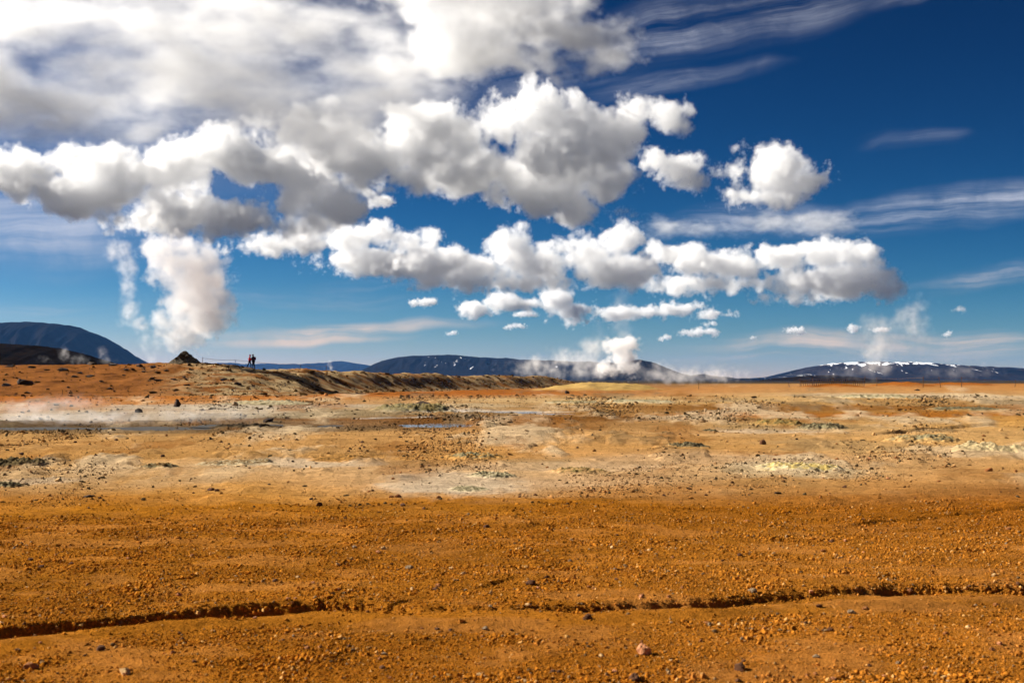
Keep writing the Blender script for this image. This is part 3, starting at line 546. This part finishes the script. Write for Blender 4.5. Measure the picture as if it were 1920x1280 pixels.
# ------------------------------------------------------------------ two walkers on the ridge
def skin(name, pts, edges, mat, parent, root=0, sub=2):
    me = bpy.data.meshes.new(name); me.from_pydata([p[:3] for p in pts], edges, [])
    o = bpy.data.objects.new(name, me); col.objects.link(o)
    md = o.modifiers.new('s', 'SKIN')
    for v, p in zip(me.skin_vertices[0].data, pts): v.radius = (p[3], p[4] if len(p) > 4 else p[3])
    me.skin_vertices[0].data[root].use_root = True
    o.modifiers.new('b', 'SUBSURF').levels = sub
    dg = bpy.context.evaluated_depsgraph_get(); m2 = bpy.data.meshes.new_from_object(o.evaluated_get(dg)); m2.name = name
    col.objects.unlink(o); bpy.data.objects.remove(o)
    m2.materials.clear(); m2.materials.append(mat); m2.shade_smooth()
    q = bpy.data.objects.new(name, m2); col.objects.link(q); q.parent = parent; return q
M_SKIN = plain_mat('skin', (.45, .27, .19), .6, .05); M_RED = plain_mat('red_jacket', (.7, .03, .04), .7, .15, 6.); M_NAVY = plain_mat('dark_jacket', (.035, .03, .05), .7, .15, 6.); M_TR = plain_mat('dark_trousers', (.012, .012, .016), .8, .15, 6.)
M_HAIR = plain_mat('dark_hair', (.02, .013, .01), .7, .2, 20.); M_MAR = plain_mat('maroon_pack', (.16, .02, .035), .7, .15, 6.)
def hand(P, E, i, side, d):
    """palm and five fingers from wrist vertex i along d"""
    w = Vector(P[i][:3]); d = Vector(d).normalized(); sv = Vector((0, 1, 0)) if abs(d.y) < .7 else Vector((1, 0, 0)); up = d.cross(sv).normalized()
    P.append((*(w+d*.07), .032, .018)); pi = len(P)-1; E.append((i, pi))
    for k, (o, l) in enumerate(((-.03, .055), (-.01, .07), (.01, .066), (.03, .05))):
        P.append((*(w+d*.10+sv*o), .009)); a = len(P)-1; P.append((*(w+d*(.10+l*.55)+sv*o+up*.008), .008)); P.append((*(w+d*(.10+l*.9)+sv*o+up*.028), .007)); E.extend([(pi, a), (a, a+1), (a+1, a+2)])
    P.append((*(w+d*.05+sv*.045), .010)); a = len(P)-1; P.append((*(w+d*.085+sv*.065+up*.015), .009)); E.extend([(i, a), (a, a+1)])
def person(px, py, hgt, face, stride, label, coat, coat_len, pack, lean, arms):
    ys = np.linspace(168, 176, 80); xs = (px-CX)/F*ys; zs = H(xs, ys); j = int(np.argmax(zs/ys-EYE/ys)); 
    e = bpy.data.objects.new('person', None); e.location = (xs[j], ys[j]-.2, float(H(xs[j], ys[j]-.2))); e.rotation_euler = (0, 0, face); e.scale = (hgt/1.75,)*3; col.objects.link(e)
    tag(e, label, 'person')
    # body faces local +X; z up
    st = stride
    P = [(0, 0, .95, .13, .15), (lean*.3, 0, 1.15, .12, .15), (lean*.7, 0, 1.36, .12, .17), (lean, 0, 1.48, .06), (lean*1.15+.02, 0, 1.55, .055), (lean*1.2+.03, 0, 1.63, .095, .085), (lean*1.2+.03, 0, 1.70, .075, .07),
         (st, .10, .50, .062), (0, .10, .90, .09), (st*1.2-.06, .10, .10, .042), (st*1.2+.10, .11, .045, .045, .035), (-st*.7, -.10, .50, .062), (0, -.10, .90, .09), (-st*1.35-.08, -.10, .12, .042), (-st*1.35+.07, -.11, .045, .045, .035),
         (lean*.75, .20, 1.40, .06), (lean*.75+arms[0][0], .25, arms[0][1], .048), (lean*.75+arms[0][2], .20, arms[0][3], .034), (lean*.75, -.20, 1.40, .06), (lean*.75+arms[1][0], -.25, arms[1][1], .048), (lean*.75+arms[1][2], -.20, arms[1][3], .034),
         (lean*1.2+.125, 0, 1.615, .018)]
    E = [(0, 1), (1, 2), (2, 3), (3, 4), (4, 5), (5, 6), (0, 8), (8, 7), (7, 9), (9, 10), (0, 12), (12, 11), (11, 13), (13, 14), (2, 15), (15, 16), (16, 17), (2, 18), (18, 19), (19, 20), (5, 21)]
    hand(P, E, 17, 1, (.6, 0, -.5)); hand(P, E, 20, -1, (.6, 0, -.5))
    skin('body', P, E, M_SKIN, e)
    tr = [(0, 0, .92, .15, .16), (0, .10, .86, .11), (st, .10, .50, .085), (st*1.2-.06, .10, .13, .062), (st*1.2-.05, .10, .05, .06), (st*1.2+.12, .11, .04, .05, .04), (0, -.10, .86, .11), (-st*.7, -.10, .50, .085), (-st*1.35-.08, -.10, .13, .062), (-st*1.35-.07, -.10, .05, .06), (-st*1.35+.09, -.11, .04, .05, .04)]
    skin('trousers', tr, [(0, 1), (1, 2), (2, 3), (3, 4), (4, 5), (0, 6), (6, 7), (7, 8), (8, 9), (9, 10)], M_TR, e)
    jk = [(lean*.1, 0, coat_len, .17, .20), (lean*.3, 0, 1.12, .165, .19), (lean*.7, 0, 1.34, .165, .20), (lean, 0, 1.47, .09, .10), (lean*.75, .21, 1.40, .09), (lean*.75+arms[0][0], .26, arms[0][1], .078), (lean*.75+arms[0][2]*.92, .21, arms[0][3]+.01, .058), (lean*.75, -.21, 1.40, .09), (lean*.75+arms[1][0], -.26, arms[1][1], .078), (lean*.75+arms[1][2]*.92, -.21, arms[1][3]+.01, .058)]
    skin('jacket', jk, [(0, 1), (1, 2), (2, 3), (2, 4), (4, 5), (5, 6), (2, 7), (7, 8), (8, 9)], coat, e, root=1)
    hx = lean*1.2+.03
    skin('hood' if coat is M_RED else 'hair', [(hx-.04, 0, 1.52, .07), (hx-.035, 0, 1.62, .105, .10), (hx-.01, 0, 1.71, .095, .09), (hx+.03, 0, 1.755, .06)], [(0, 1), (1, 2), (2, 3)], M_RED if coat is M_RED else M_HAIR, e, root=1)
    if pack: skin('backpack', [(lean*.5-.24, 0, 1.02, .09, .13), (lean*.6-.25, 0, 1.22, .11, .15), (lean*.7-.22, 0, 1.42, .08, .12)], [(0, 1), (1, 2)], M_MAR, e, root=1)
    return e
person(468.5, 690, 1.62, .25, .20, 'walker in a red hooded coat and dark trousers, left of the pair on the ridge', M_RED, .80, False, .04, ((.08, 1.15, .30, 1.12), (.05, 1.12, .26, 1.05)))
person(475.8, 690, 1.74, math.pi-.3, .05, 'walker in a dark jacket with a maroon back, right of the pair on the ridge', M_NAVY, .84, True, .05, ((.10, 1.14, .32, 1.10), (.08, 1.12, .28, 1.06)))

# ------------------------------------------------------------------ posts and ropes
M_WOOD = plain_mat('post_wood', lin((84, 62, 42)), scale=10.); M_ROPE = plain_mat('rope', lin((120, 95, 70)), scale=20.)
def tube(name, pts, rad, mat, parent, n=6):
    vs_, fs = [], []
    for i, p in enumerate(pts):
        d = (pts[min(i+1, len(pts)-1)]-pts[max(i-1, 0)]).normalized(); a = d.orthogonal().normalized(); b = d.cross(a)
        for k in range(n): vs_.append(p+(a*math.cos(k*math.tau/n)+b*math.sin(k*math.tau/n))*rad)
    for i in range(len(pts)-1):
        for k in range(n): fs.append((i*n+k, i*n+(k+1) % n, (i+1)*n+(k+1) % n, (i+1)*n+k))
    fs += [tuple(range(n))[::-1], tuple(range((len(pts)-1)*n, len(pts)*n))]
    return mesh_obj(name, vs_, fs, mat, parent)
def fence(name, label, posts, hgt, rope=True, rad=.05, group=None):
    """posts: (column, distance, lean)"""
    e = bpy.data.objects.new(name, None); col.objects.link(e); x0 = (posts[0][0]-CX)/F*posts[0][1]; e.location = (x0, posts[0][1], float(H(x0, posts[0][1]))); tag(e, label, 'fence', group)
    tops = []
    for px, Y, ln, hk in posts:
        x = (px-CX)/F*Y; z = float(H(x, Y)); b = Vector((x, Y, z-.2)); tp = Vector((x+ln, Y, z+hgt*hk)); o = e.location
        tube('post', [b-o, (b+tp)/2-o, tp-o, tp+Vector((0, 0, .02))-o], rad, M_WOOD, e); tops.append(b+(tp-b)*.9-o)
    if rope:
        for a, b in zip(tops, tops[1:]): tube('rope', [a.lerp(b, k/8)-Vector((0, 0, .12*math.sin(k/8*math.pi))) for k in range(9)], .018, M_ROPE, e, 5)
fence('rope_fence', 'leaning posts with sagging rope on the right in front of the snowy mountain', [(1480, 250, -.15, .8), (1500, 250, 0, 1.2), (1524, 251, 0, 1.1), (1562, 252, 0, 1.), (1588, 252, .05, 1.1), (1619, 252, .3, 1.5), (1644, 254, 0, 1.3), (1731, 246, 0, 1.5), (1764, 246, -.35, 1.5), (1803, 248, 0, 1.5), (1903, 250, .1, 1.0)], 1.25)
fence('ridge_rope_fence', 'thin posts and rope along the ridge beside the walkers', [(380, 173, 0, 1.), (441, 174, 0, 1.), (563, 186, 0, 1.), (612, 194, 0, .9)], .75, rad=.03)
fence('marker_post', 'single thin post standing at the left of the orange track', [(117, 150, 0, 1.)], .55, False, .03)
fence('marker_post', 'single thin post on the plain between ridge and track in the centre', [(843, 206, 0, 1.)], 1.25, False, .04)
fence('marker_post', 'single thin post in front of the white steam vent', [(1197, 235, 0, 1.)], 1.0, False, .035)
fence('marker_post', 'single thin post right of the yellow mound', [(1310, 240, 0, 1.)], 1.0, False, .035)
# low wooden barrier with many short pickets
e = bpy.data.objects.new('low_barrier', None); col.objects.link(e); Yb = 246; xa, xb = (1500-CX)/F*Yb, (1622-CX)/F*Yb; zb = max(float(H(q, Yb)) for q in np.linspace(xa, xb, 20)); e.location = (xa, Yb, zb); tag(e, 'low wooden barrier of short pickets on the far right plain', 'fence')
L = xb-xa; mesh_obj('rail', [(0, -.06, .28), (L, -.06, .28), (L, .06, .28), (0, .06, .28), (0, -.06, .42), (L, -.06, .42), (L, .06, .42), (0, .06, .42)], [(3, 2, 1, 0), (4, 5, 6, 7), (0, 1, 5, 4), (1, 2, 6, 5), (2, 3, 7, 6), (3, 0, 4, 7)], M_WOOD, e)
for i in range(30): x = L*(i+.5)/30; tube('picket', [Vector((x, -.1, -.4)), Vector((x, -.1, .1)), Vector((x, -.1, .62))], .06, M_WOOD, e, 5)

# ------------------------------------------------------------------ clouds and steam: volumes
def puff(name, D, blobs, rho, mat, seed, vox, label, cat='cloud', base=None, edge=.14, warp=.35, bill=.3, pad=.6, wisp=0., zbase=False, stretch=1., deep=1.1, rough=.63, jit=.4, core=2.2, frac=12., shrink=.12):
    rnd = random.Random(seed); k = D/F; Bl = []
    for (px, py, rx, ry) in blobs:
        Bl.append((Vector(((px-CX)*k, D+rnd.uniform(-jit, jit)*rx*k, EYE+(HY-py)*k)), (rx*k, (rx*ry)**.5*k*deep, ry*k)))
    Rm = sum(min(b[1]) for b in Bl)/len(Bl)
    lo = Vector([min(b[0][i]-b[1][i]*(1+pad) for b in Bl) for i in range(3)]); hi = Vector([max(b[0][i]+b[1][i]*(1+pad) for b in Bl) for i in range(3)])
    ctr = (lo+hi)/2; lo -= ctr; hi -= ctr
    tr = bpy.data.node_groups.new(name, 'GeometryNodeTree'); tr.is_modifier = True
    tr.interface.new_socket('Geometry', in_out='INPUT', socket_type='NodeSocketGeometry'); tr.interface.new_socket('Geometry', in_out='OUTPUT', socket_type='NodeSocketGeometry')
    g = NT(tr); out = g.n('NodeGroupOutput'); pos = g.n('GeometryNodeInputPosition').outputs[0]
    ps = g.v('ADD', g.v('MULTIPLY', pos, (1/stretch, 1., 1.)), (seed*917.3 % 5000, seed*331.7 % 5000, seed*77.1 % 5000))
    w = g.v('SUBTRACT', g.noise(ps, 1/(Rm*1.1), 1, .6, 1), (.5, .5, .5)); p = g.v('ADD', pos, g.scale(w, Rm*warp*2))
    acc = None
    for c_, r_ in Bl:
        q = g.v('MULTIPLY', g.v('SUBTRACT', p, tuple(c_-ctr)), (1/r_[0], 1/r_[1], 1/r_[2]))
        f = g.m('MULTIPLY', g.m('SUBTRACT', 1., g.v('LENGTH', q)), min(r_)/Rm)
        acc = f if acc is None else g.m('SMOOTH_MAX', acc, f, .15)
    if base is not None:
        z = g.n('ShaderNodeSeparateXYZ', {0: p}).outputs[2]
        acc = g.m('SMOOTH_MIN', acc, g.m('DIVIDE', g.m('SUBTRACT', z, EYE+(HY-base)*k-ctr.z), Rm*.8), .15)
    bil = lambda L_, o_: g.m('SUBTRACT', g.m('ABSOLUTE', g.m('MULTIPLY_ADD', g.noise(g.v('ADD', ps, (o_, o_, o_)), 1/L_, 0), 2., -1.)), .22)
    d = g.m('SUBTRACT', acc, shrink)
    for L_, o_, k_ in ((.95, 31., 1.7), (.42, 57., 1.2), (.19, 83., .8)): d = g.m('MULTIPLY_ADD', bil(Rm*L_, o_), bill*k_, d)
    d = g.m('MULTIPLY_ADD', g.m('SUBTRACT', g.noise(ps, 1/(Rm*2.1), 8, rough), .5), bill*frac, d)
    dn = g.m('ADD', g.ramp(d, 0., edge, 0., rho*.6, False), g.ramp(d, edge*.6, edge*5, 0., rho*core, False))
    if cat == 'cloud': dn = g.m('MULTIPLY', dn, g.ramp(g.noise(g.v('ADD', ps, (13., 71., 29.)), 1/(Rm*.5), 3, .6), .36, .62, .25, 1.5))
    if wisp: dn = g.m('MULTIPLY', dn, g.ramp(g.noise(g.v('ADD', ps, (91., 17., 5.)), 1/(Rm*.9), 4, .6), .5-.22*wisp, .5+.22))
    if zbase:                                       # steam thins out towards its top
        zz = g.n('ShaderNodeSeparateXYZ', {0: pos}).outputs[2]; dn = g.m('MULTIPLY', dn, g.ramp(zz, hi.z, lo.z+(hi.z-lo.z)*.25, .12, 1., False))
    S = hi-lo; vx = vox*k
    vc = g.n('GeometryNodeVolumeCube', {'Density': dn, 'Background': 0., 'Min': tuple(lo), 'Max': tuple(hi), 'Resolution X': max(8, int(S.x/vx)), 'Resolution Y': max(8, int(S.y/(vx*1.6))), 'Resolution Z': max(8, int(S.z/vx))})
    sm = g.n('GeometryNodeSetMaterial', {'Geometry': vc.outputs[0], 'Material': mat}); g.link(sm.outputs[0], out.inputs[0])
    vd = bpy.data.volumes.new(name); vd.materials.append(mat); o = bpy.data.objects.new(name, vd); o.location = ctr; col.objects.link(o)
    md = o.modifiers.new('density', 'NODES'); md.node_group = tr
    return tag(o, label, cat)
CLOUD = vol_mat('cloud_vapour', (1., 1., 1.), .3); STEAM = vol_mat('steam_vapour', (1., 1., 1.), .3)
puff('cloud', 4000, [(60, 50, 190, 60), (300, 40, 220, 70), (540, 60, 210, 75), (700, 120, 150, 75), (280, 150, 210, 60), (90, 190, 190, 55), (480, 190, 190, 60), (640, 230, 150, 50), (-120, 130, 180, 110), (330, 115, 90, 50), (230, 245, 120, 25)], .0105, CLOUD, 41, 4.0, 'broad grey and white cloud layer filling the upper left sky', warp=.6, bill=.36, edge=.7, stretch=2.2, deep=1.2, core=2.6, shrink=.0)
puff('cloud', 4100, [(860, -10, 170, 60), (960, 30, 160, 60), (1060, 70, 120, 45), (860, 70, 110, 60), (1140, 100, 60, 30), (960, 100, 120, 30), (800, 30, 70, 60)], .013, CLOUD, 43, 3.8, 'grey-bottomed cloud cut by the top edge in the centre', warp=.5, bill=.3, edge=.3, stretch=1.4, deep=1.3, core=2.5, shrink=.0)
puff('cloud', 7400, [(40, 312, 80, 42), (150, 300, 75, 38), (240, 325, 95, 50), (330, 312, 90, 58), (430, 292, 75, 50), (510, 315, 75, 55), (575, 360, 80, 55), (640, 392, 80, 40), (190, 365, 130, 40), (320, 400, 130, 40), (450, 415, 95, 36), (600, 412, 80, 30), (-60, 330, 80, 40)], .014, CLOUD, 45, 1.8, 'large white cumulus with dark belly on the left above the steam column', edge=.16)
puff('cloud', 7600, [(715, 376, 26, 15), (690, 362, 18, 10)], .02, CLOUD, 46, 1.6, 'tiny white puff right of the dark left cumulus')
puff('cloud', 6800, [(560, 235, 80, 45), (620, 270, 80, 55), (700, 290, 90, 65), (790, 260, 90, 65), (860, 250, 75, 55), (940, 235, 60, 55), (1010, 210, 60, 45), (1080, 235, 75, 60), (1150, 265, 70, 60), (1180, 220, 40, 30), (1245, 222, 36, 26), (900, 315, 170, 45), (740, 340, 120, 25), (1060, 300, 110, 55), (1150, 330, 70, 40)], .014, CLOUD, 47, 1.8, 'big central cumulus with bright tops and a grey flat belly', edge=.16)
puff('cloud', 7000, [(960, 365, 70, 22), (1040, 375, 70, 38), (1075, 395, 55, 32), (1135, 362, 26, 18), (1000, 350, 60, 25), (890, 355, 60, 14)], .015, CLOUD, 48, 2.2, 'ragged white cloud hanging below the big central cumulus')
puff('cloud', 5800, [(1230, 300, 36, 28), (1275, 312, 48, 34), (1300, 340, 34, 20), (1338, 325, 24, 20)], .015, CLOUD, 49, 2., 'small white cloud between the central cumulus and the lone one')
puff('cloud', 6300, [(1385, 322, 30, 38), (1450, 322, 62, 46), (1510, 338, 44, 40), (1400, 368, 55, 26), (1470, 372, 60, 22)], .014, CLOUD, 50, 2., 'lone rounded white cumulus on the right')
puff('cloud', 7000, [(1165, 397, 30, 9), (1185, 402, 20, 7)], .008, CLOUD, 51, 1.6, 'thin grey shred below the central cumulus', wisp=.6)
puff('cloud', 13000, [(480, 465, 45, 12), (560, 458, 75, 22), (645, 450, 60, 25), (700, 438, 50, 22), (760, 452, 60, 25), (812, 445, 24, 18), (690, 488, 95, 28), (790, 495, 95, 32), (880, 500, 75, 28), (860, 525, 90, 18)], .0085, CLOUD, 52, 1.8, 'long white cloud with grey belly above the steam column, left of centre', edge=.18, shrink=.03)
puff('cloud', 13200, [(960, 465, 38, 34), (1000, 495, 60, 34), (1062, 462, 30, 24), (1110, 480, 60, 34), (1165, 455, 45, 34), (1150, 500, 85, 32), (970, 528, 80, 16), (1200, 490, 40, 28)], .0085, CLOUD, 53, 1.8, 'tumbled white cloud in the centre of the middle row', edge=.18, shrink=.03)
puff('cloud', 14000, [(1255, 478, 40, 24), (1310, 495, 60, 32), (1300, 532, 75, 20), (1380, 500, 55, 30), (1400, 530, 55, 18), (1465, 485, 60, 24), (1555, 475, 65, 30), (1615, 478, 45, 26), (1500, 530, 75, 28), (1595, 525, 85, 38), (1480, 558, 55, 14), (1655, 548, 40, 22)], .0085, CLOUD, 54, 1.9, 'wide tumbled cumulus on the right of the middle row', edge=.18, shrink=.03)
puff('cloud', 12500, [(1250, 428, 60, 22), (1330, 432, 55, 18), (1430, 418, 70, 22), (1540, 420, 75, 26), (1590, 430, 40, 18)], .004, CLOUD, 55, 2.4, 'thin greyish cloud strip above the right cumulus', edge=.5, stretch=2.2, core=.8)
puff('cloud', 19000, [(885, 577, 40, 18), (945, 568, 48, 20), (1000, 572, 40, 16), (1042, 560, 34, 26), (1075, 582, 46, 16), (1090, 602, 40, 10)], .008, CLOUD, 56, 1.7, 'low white cloud with a peaked top near the horizon, centre', edge=.16)
puff('cloud', 19300, [(1150, 588, 45, 15), (1205, 584, 50, 13), (1265, 580, 55, 13), (1335, 589, 42, 9)], .008, CLOUD, 57, 1.6, 'long low white cloud above the white steam vent', edge=.16)
for i, (px, py, rx, ry, lb) in enumerate(((792, 566, 28, 9, 'small oval cloud above the central mountain'), (985, 588, 26, 7, 'small bright puff under the peaked low cloud'), (1312, 623, 38, 9, 'flat white cloudlet right of the steam vent'), (1330, 607, 14, 6, 'tiny puff above the flat white cloudlet'), (1247, 633, 14, 6, 'tiny cloudlet just right of the steam vent head'), (1490, 620, 24, 8, 'small cloudlet left of the right-hand steam'), (1597, 616, 14, 9, 'round puff beside the right-hand steam'), (1652, 618, 22, 6, 'flat puff touching the right-hand steam'),
                                         (1778, 626, 11, 7, 'tiny puff above the snowy mountain'), (966, 612, 24, 6, 'thin cloudlet under the peaked low cloud'), (848, 624, 13, 5, 'tiny cloudlet above the table mountain'), (1412, 633, 7, 4, 'tiniest puff between the cloudlets right of the vent'), (1800, 580, 16, 7, 'faint shred above the snowy mountain'))):
    puff('cloud', 21000, [(px-rx*.4, py+1, rx*.6, ry*.8), (px+rx*.35, py, rx*.6, ry*.9), (px, py-1, rx*.5, ry)], .010 if i < 12 else .003, CLOUD, 60+i, 1.3, lb)
# steam
puff('steam_plume', 174, [(356, 668, 22, 12), (350, 655, 26, 16), (345, 645, 26, 18), (365, 636, 38, 26), (352, 612, 44, 26), (385, 600, 52, 36), (345, 570, 42, 34), (395, 560, 52, 42), (405, 530, 44, 34), (350, 530, 46, 34), (320, 500, 44, 40), (370, 500, 50, 34), (310, 470, 42, 30), (350, 460, 44, 26), (395, 480, 34, 30), (300, 602, 18, 18)], 0.48, STEAM, 81, 1.4, 'dense white steam column bursting from the rock heap', 'steam', frac=12., shrink=.04, edge=.3, warp=.35, bill=.34, core=.8)
puff('steam_plume', 176, [(285, 672, 10, 14), (272, 640, 12, 26), (262, 610, 22, 18), (240, 580, 18, 30), (240, 540, 16, 36), (235, 500, 22, 30), (220, 470, 30, 22), (292, 640, 10, 28), (245, 605, 26, 10)], .4, STEAM, 82, 1.6, 'thin ragged steam wisp left of the dense column', 'steam', edge=.6, warp=.6, bill=.25, wisp=.9, frac=8., shrink=-.1)
puff('steam_plume', 380, [(1190, 706, 16, 10), (1180, 690, 20, 16), (1168, 670, 30, 20), (1160, 650, 30, 18), (1185, 645, 24, 16), (1150, 690, 34, 16)], .7, STEAM, 83, 1.4, 'rounded white steam cloud rising from the far central vent', 'steam', edge=.4, warp=.3, bill=.3, core=.8)
puff('steam_plume', 390, [(1130, 695, 55, 16), (1095, 680, 34, 24), (1110, 655, 26, 24), (1080, 700, 50, 12), (1020, 694, 60, 14), (1240, 700, 60, 16), (1000, 682, 50, 16), (1310, 702, 80, 14), (1060, 672, 40, 22)], .26, STEAM, 84, 1.8, 'low torn steam drifting beside the far central vent', 'steam', deep=2., edge=.8, warp=.7, bill=.35, wisp=.8)
puff('steam_plume', 420, [(1160, 600, 26, 40), (1165, 560, 24, 40), (1170, 630, 26, 30), (1120, 625, 20, 26)], .12, STEAM, 85, 2.5, 'faint steam veil rising above the far central vent', 'steam', edge=.9, warp=.6, wisp=.6)
puff('steam_plume', 430, [(1640, 690, 60, 20), (1640, 660, 34, 26), (1655, 635, 26, 22), (1700, 590, 24, 34), (1720, 575, 20, 26), (1790, 698, 60, 16), (1580, 700, 60, 12), (1640, 612, 40, 30), (1710, 610, 34, 40)], .16, STEAM, 86, 2., 'pinkish thin steam in front of the snowy mountain', 'steam', deep=2., edge=.9, warp=.6, wisp=.6)
puff('steam_plume', 205, [(623, 704, 5, 9), (620, 690, 6, 10), (618, 680, 5, 8)], 1.4, STEAM, 87, .9, 'small steam jet from the bank right of the walkers', 'steam', edge=.7, warp=.6, wisp=.6)
puff('steam_plume', 56, [(60, 782, 120, 16), (200, 782, 140, 16), (340, 780, 110, 14), (430, 778, 90, 12), (120, 756, 90, 16), (60, 765, 70, 20)], .45, STEAM, 88, 2.5, 'thin ground steam drifting over the dark mud pool', 'steam', deep=4., edge=.9, warp=.6, wisp=.7)
puff('steam_plume', 200, [(150, 674, 20, 10), (200, 676, 18, 8), (120, 662, 14, 16), (85, 676, 12, 8), (190, 660, 12, 14)], .35, STEAM, 89, 1.4, 'pale steam wisps behind the crest of the left ridge', 'steam', edge=.8, warp=.7, wisp=.7)

# ------------------------------------------------------------------ air
hz = bpy.data.materials.new('air'); hz.use_nodes = True; T = NT(hz.node_tree); hz.node_tree.nodes.clear()
T.link(T.n('ShaderNodeVolumePrincipled', {'Color': (.14, .40, 1., 1), 'Density': 2.2e-5, 'Anisotropy': .0}).outputs[0], T.n('ShaderNodeOutputMaterial').inputs['Volume'])
a, y0, y1, z0, z1 = 23000, -300, 17000, -12, 270
haze = mesh_obj('haze', [(-a, y0, z0), (a, y0, z0), (a, y1, z0), (-a, y1, z0), (-a, y0, z1), (a, y0, z1), (a, y1, z1), (-a, y1, z1)], [(3, 2, 1, 0), (4, 5, 6, 7), (0, 1, 5, 4), (1, 2, 6, 5), (2, 3, 7, 6), (3, 0, 4, 7)], hz)
tag(haze, 'thin blue air between the plain and the far mountains', 'haze', kind='stuff')
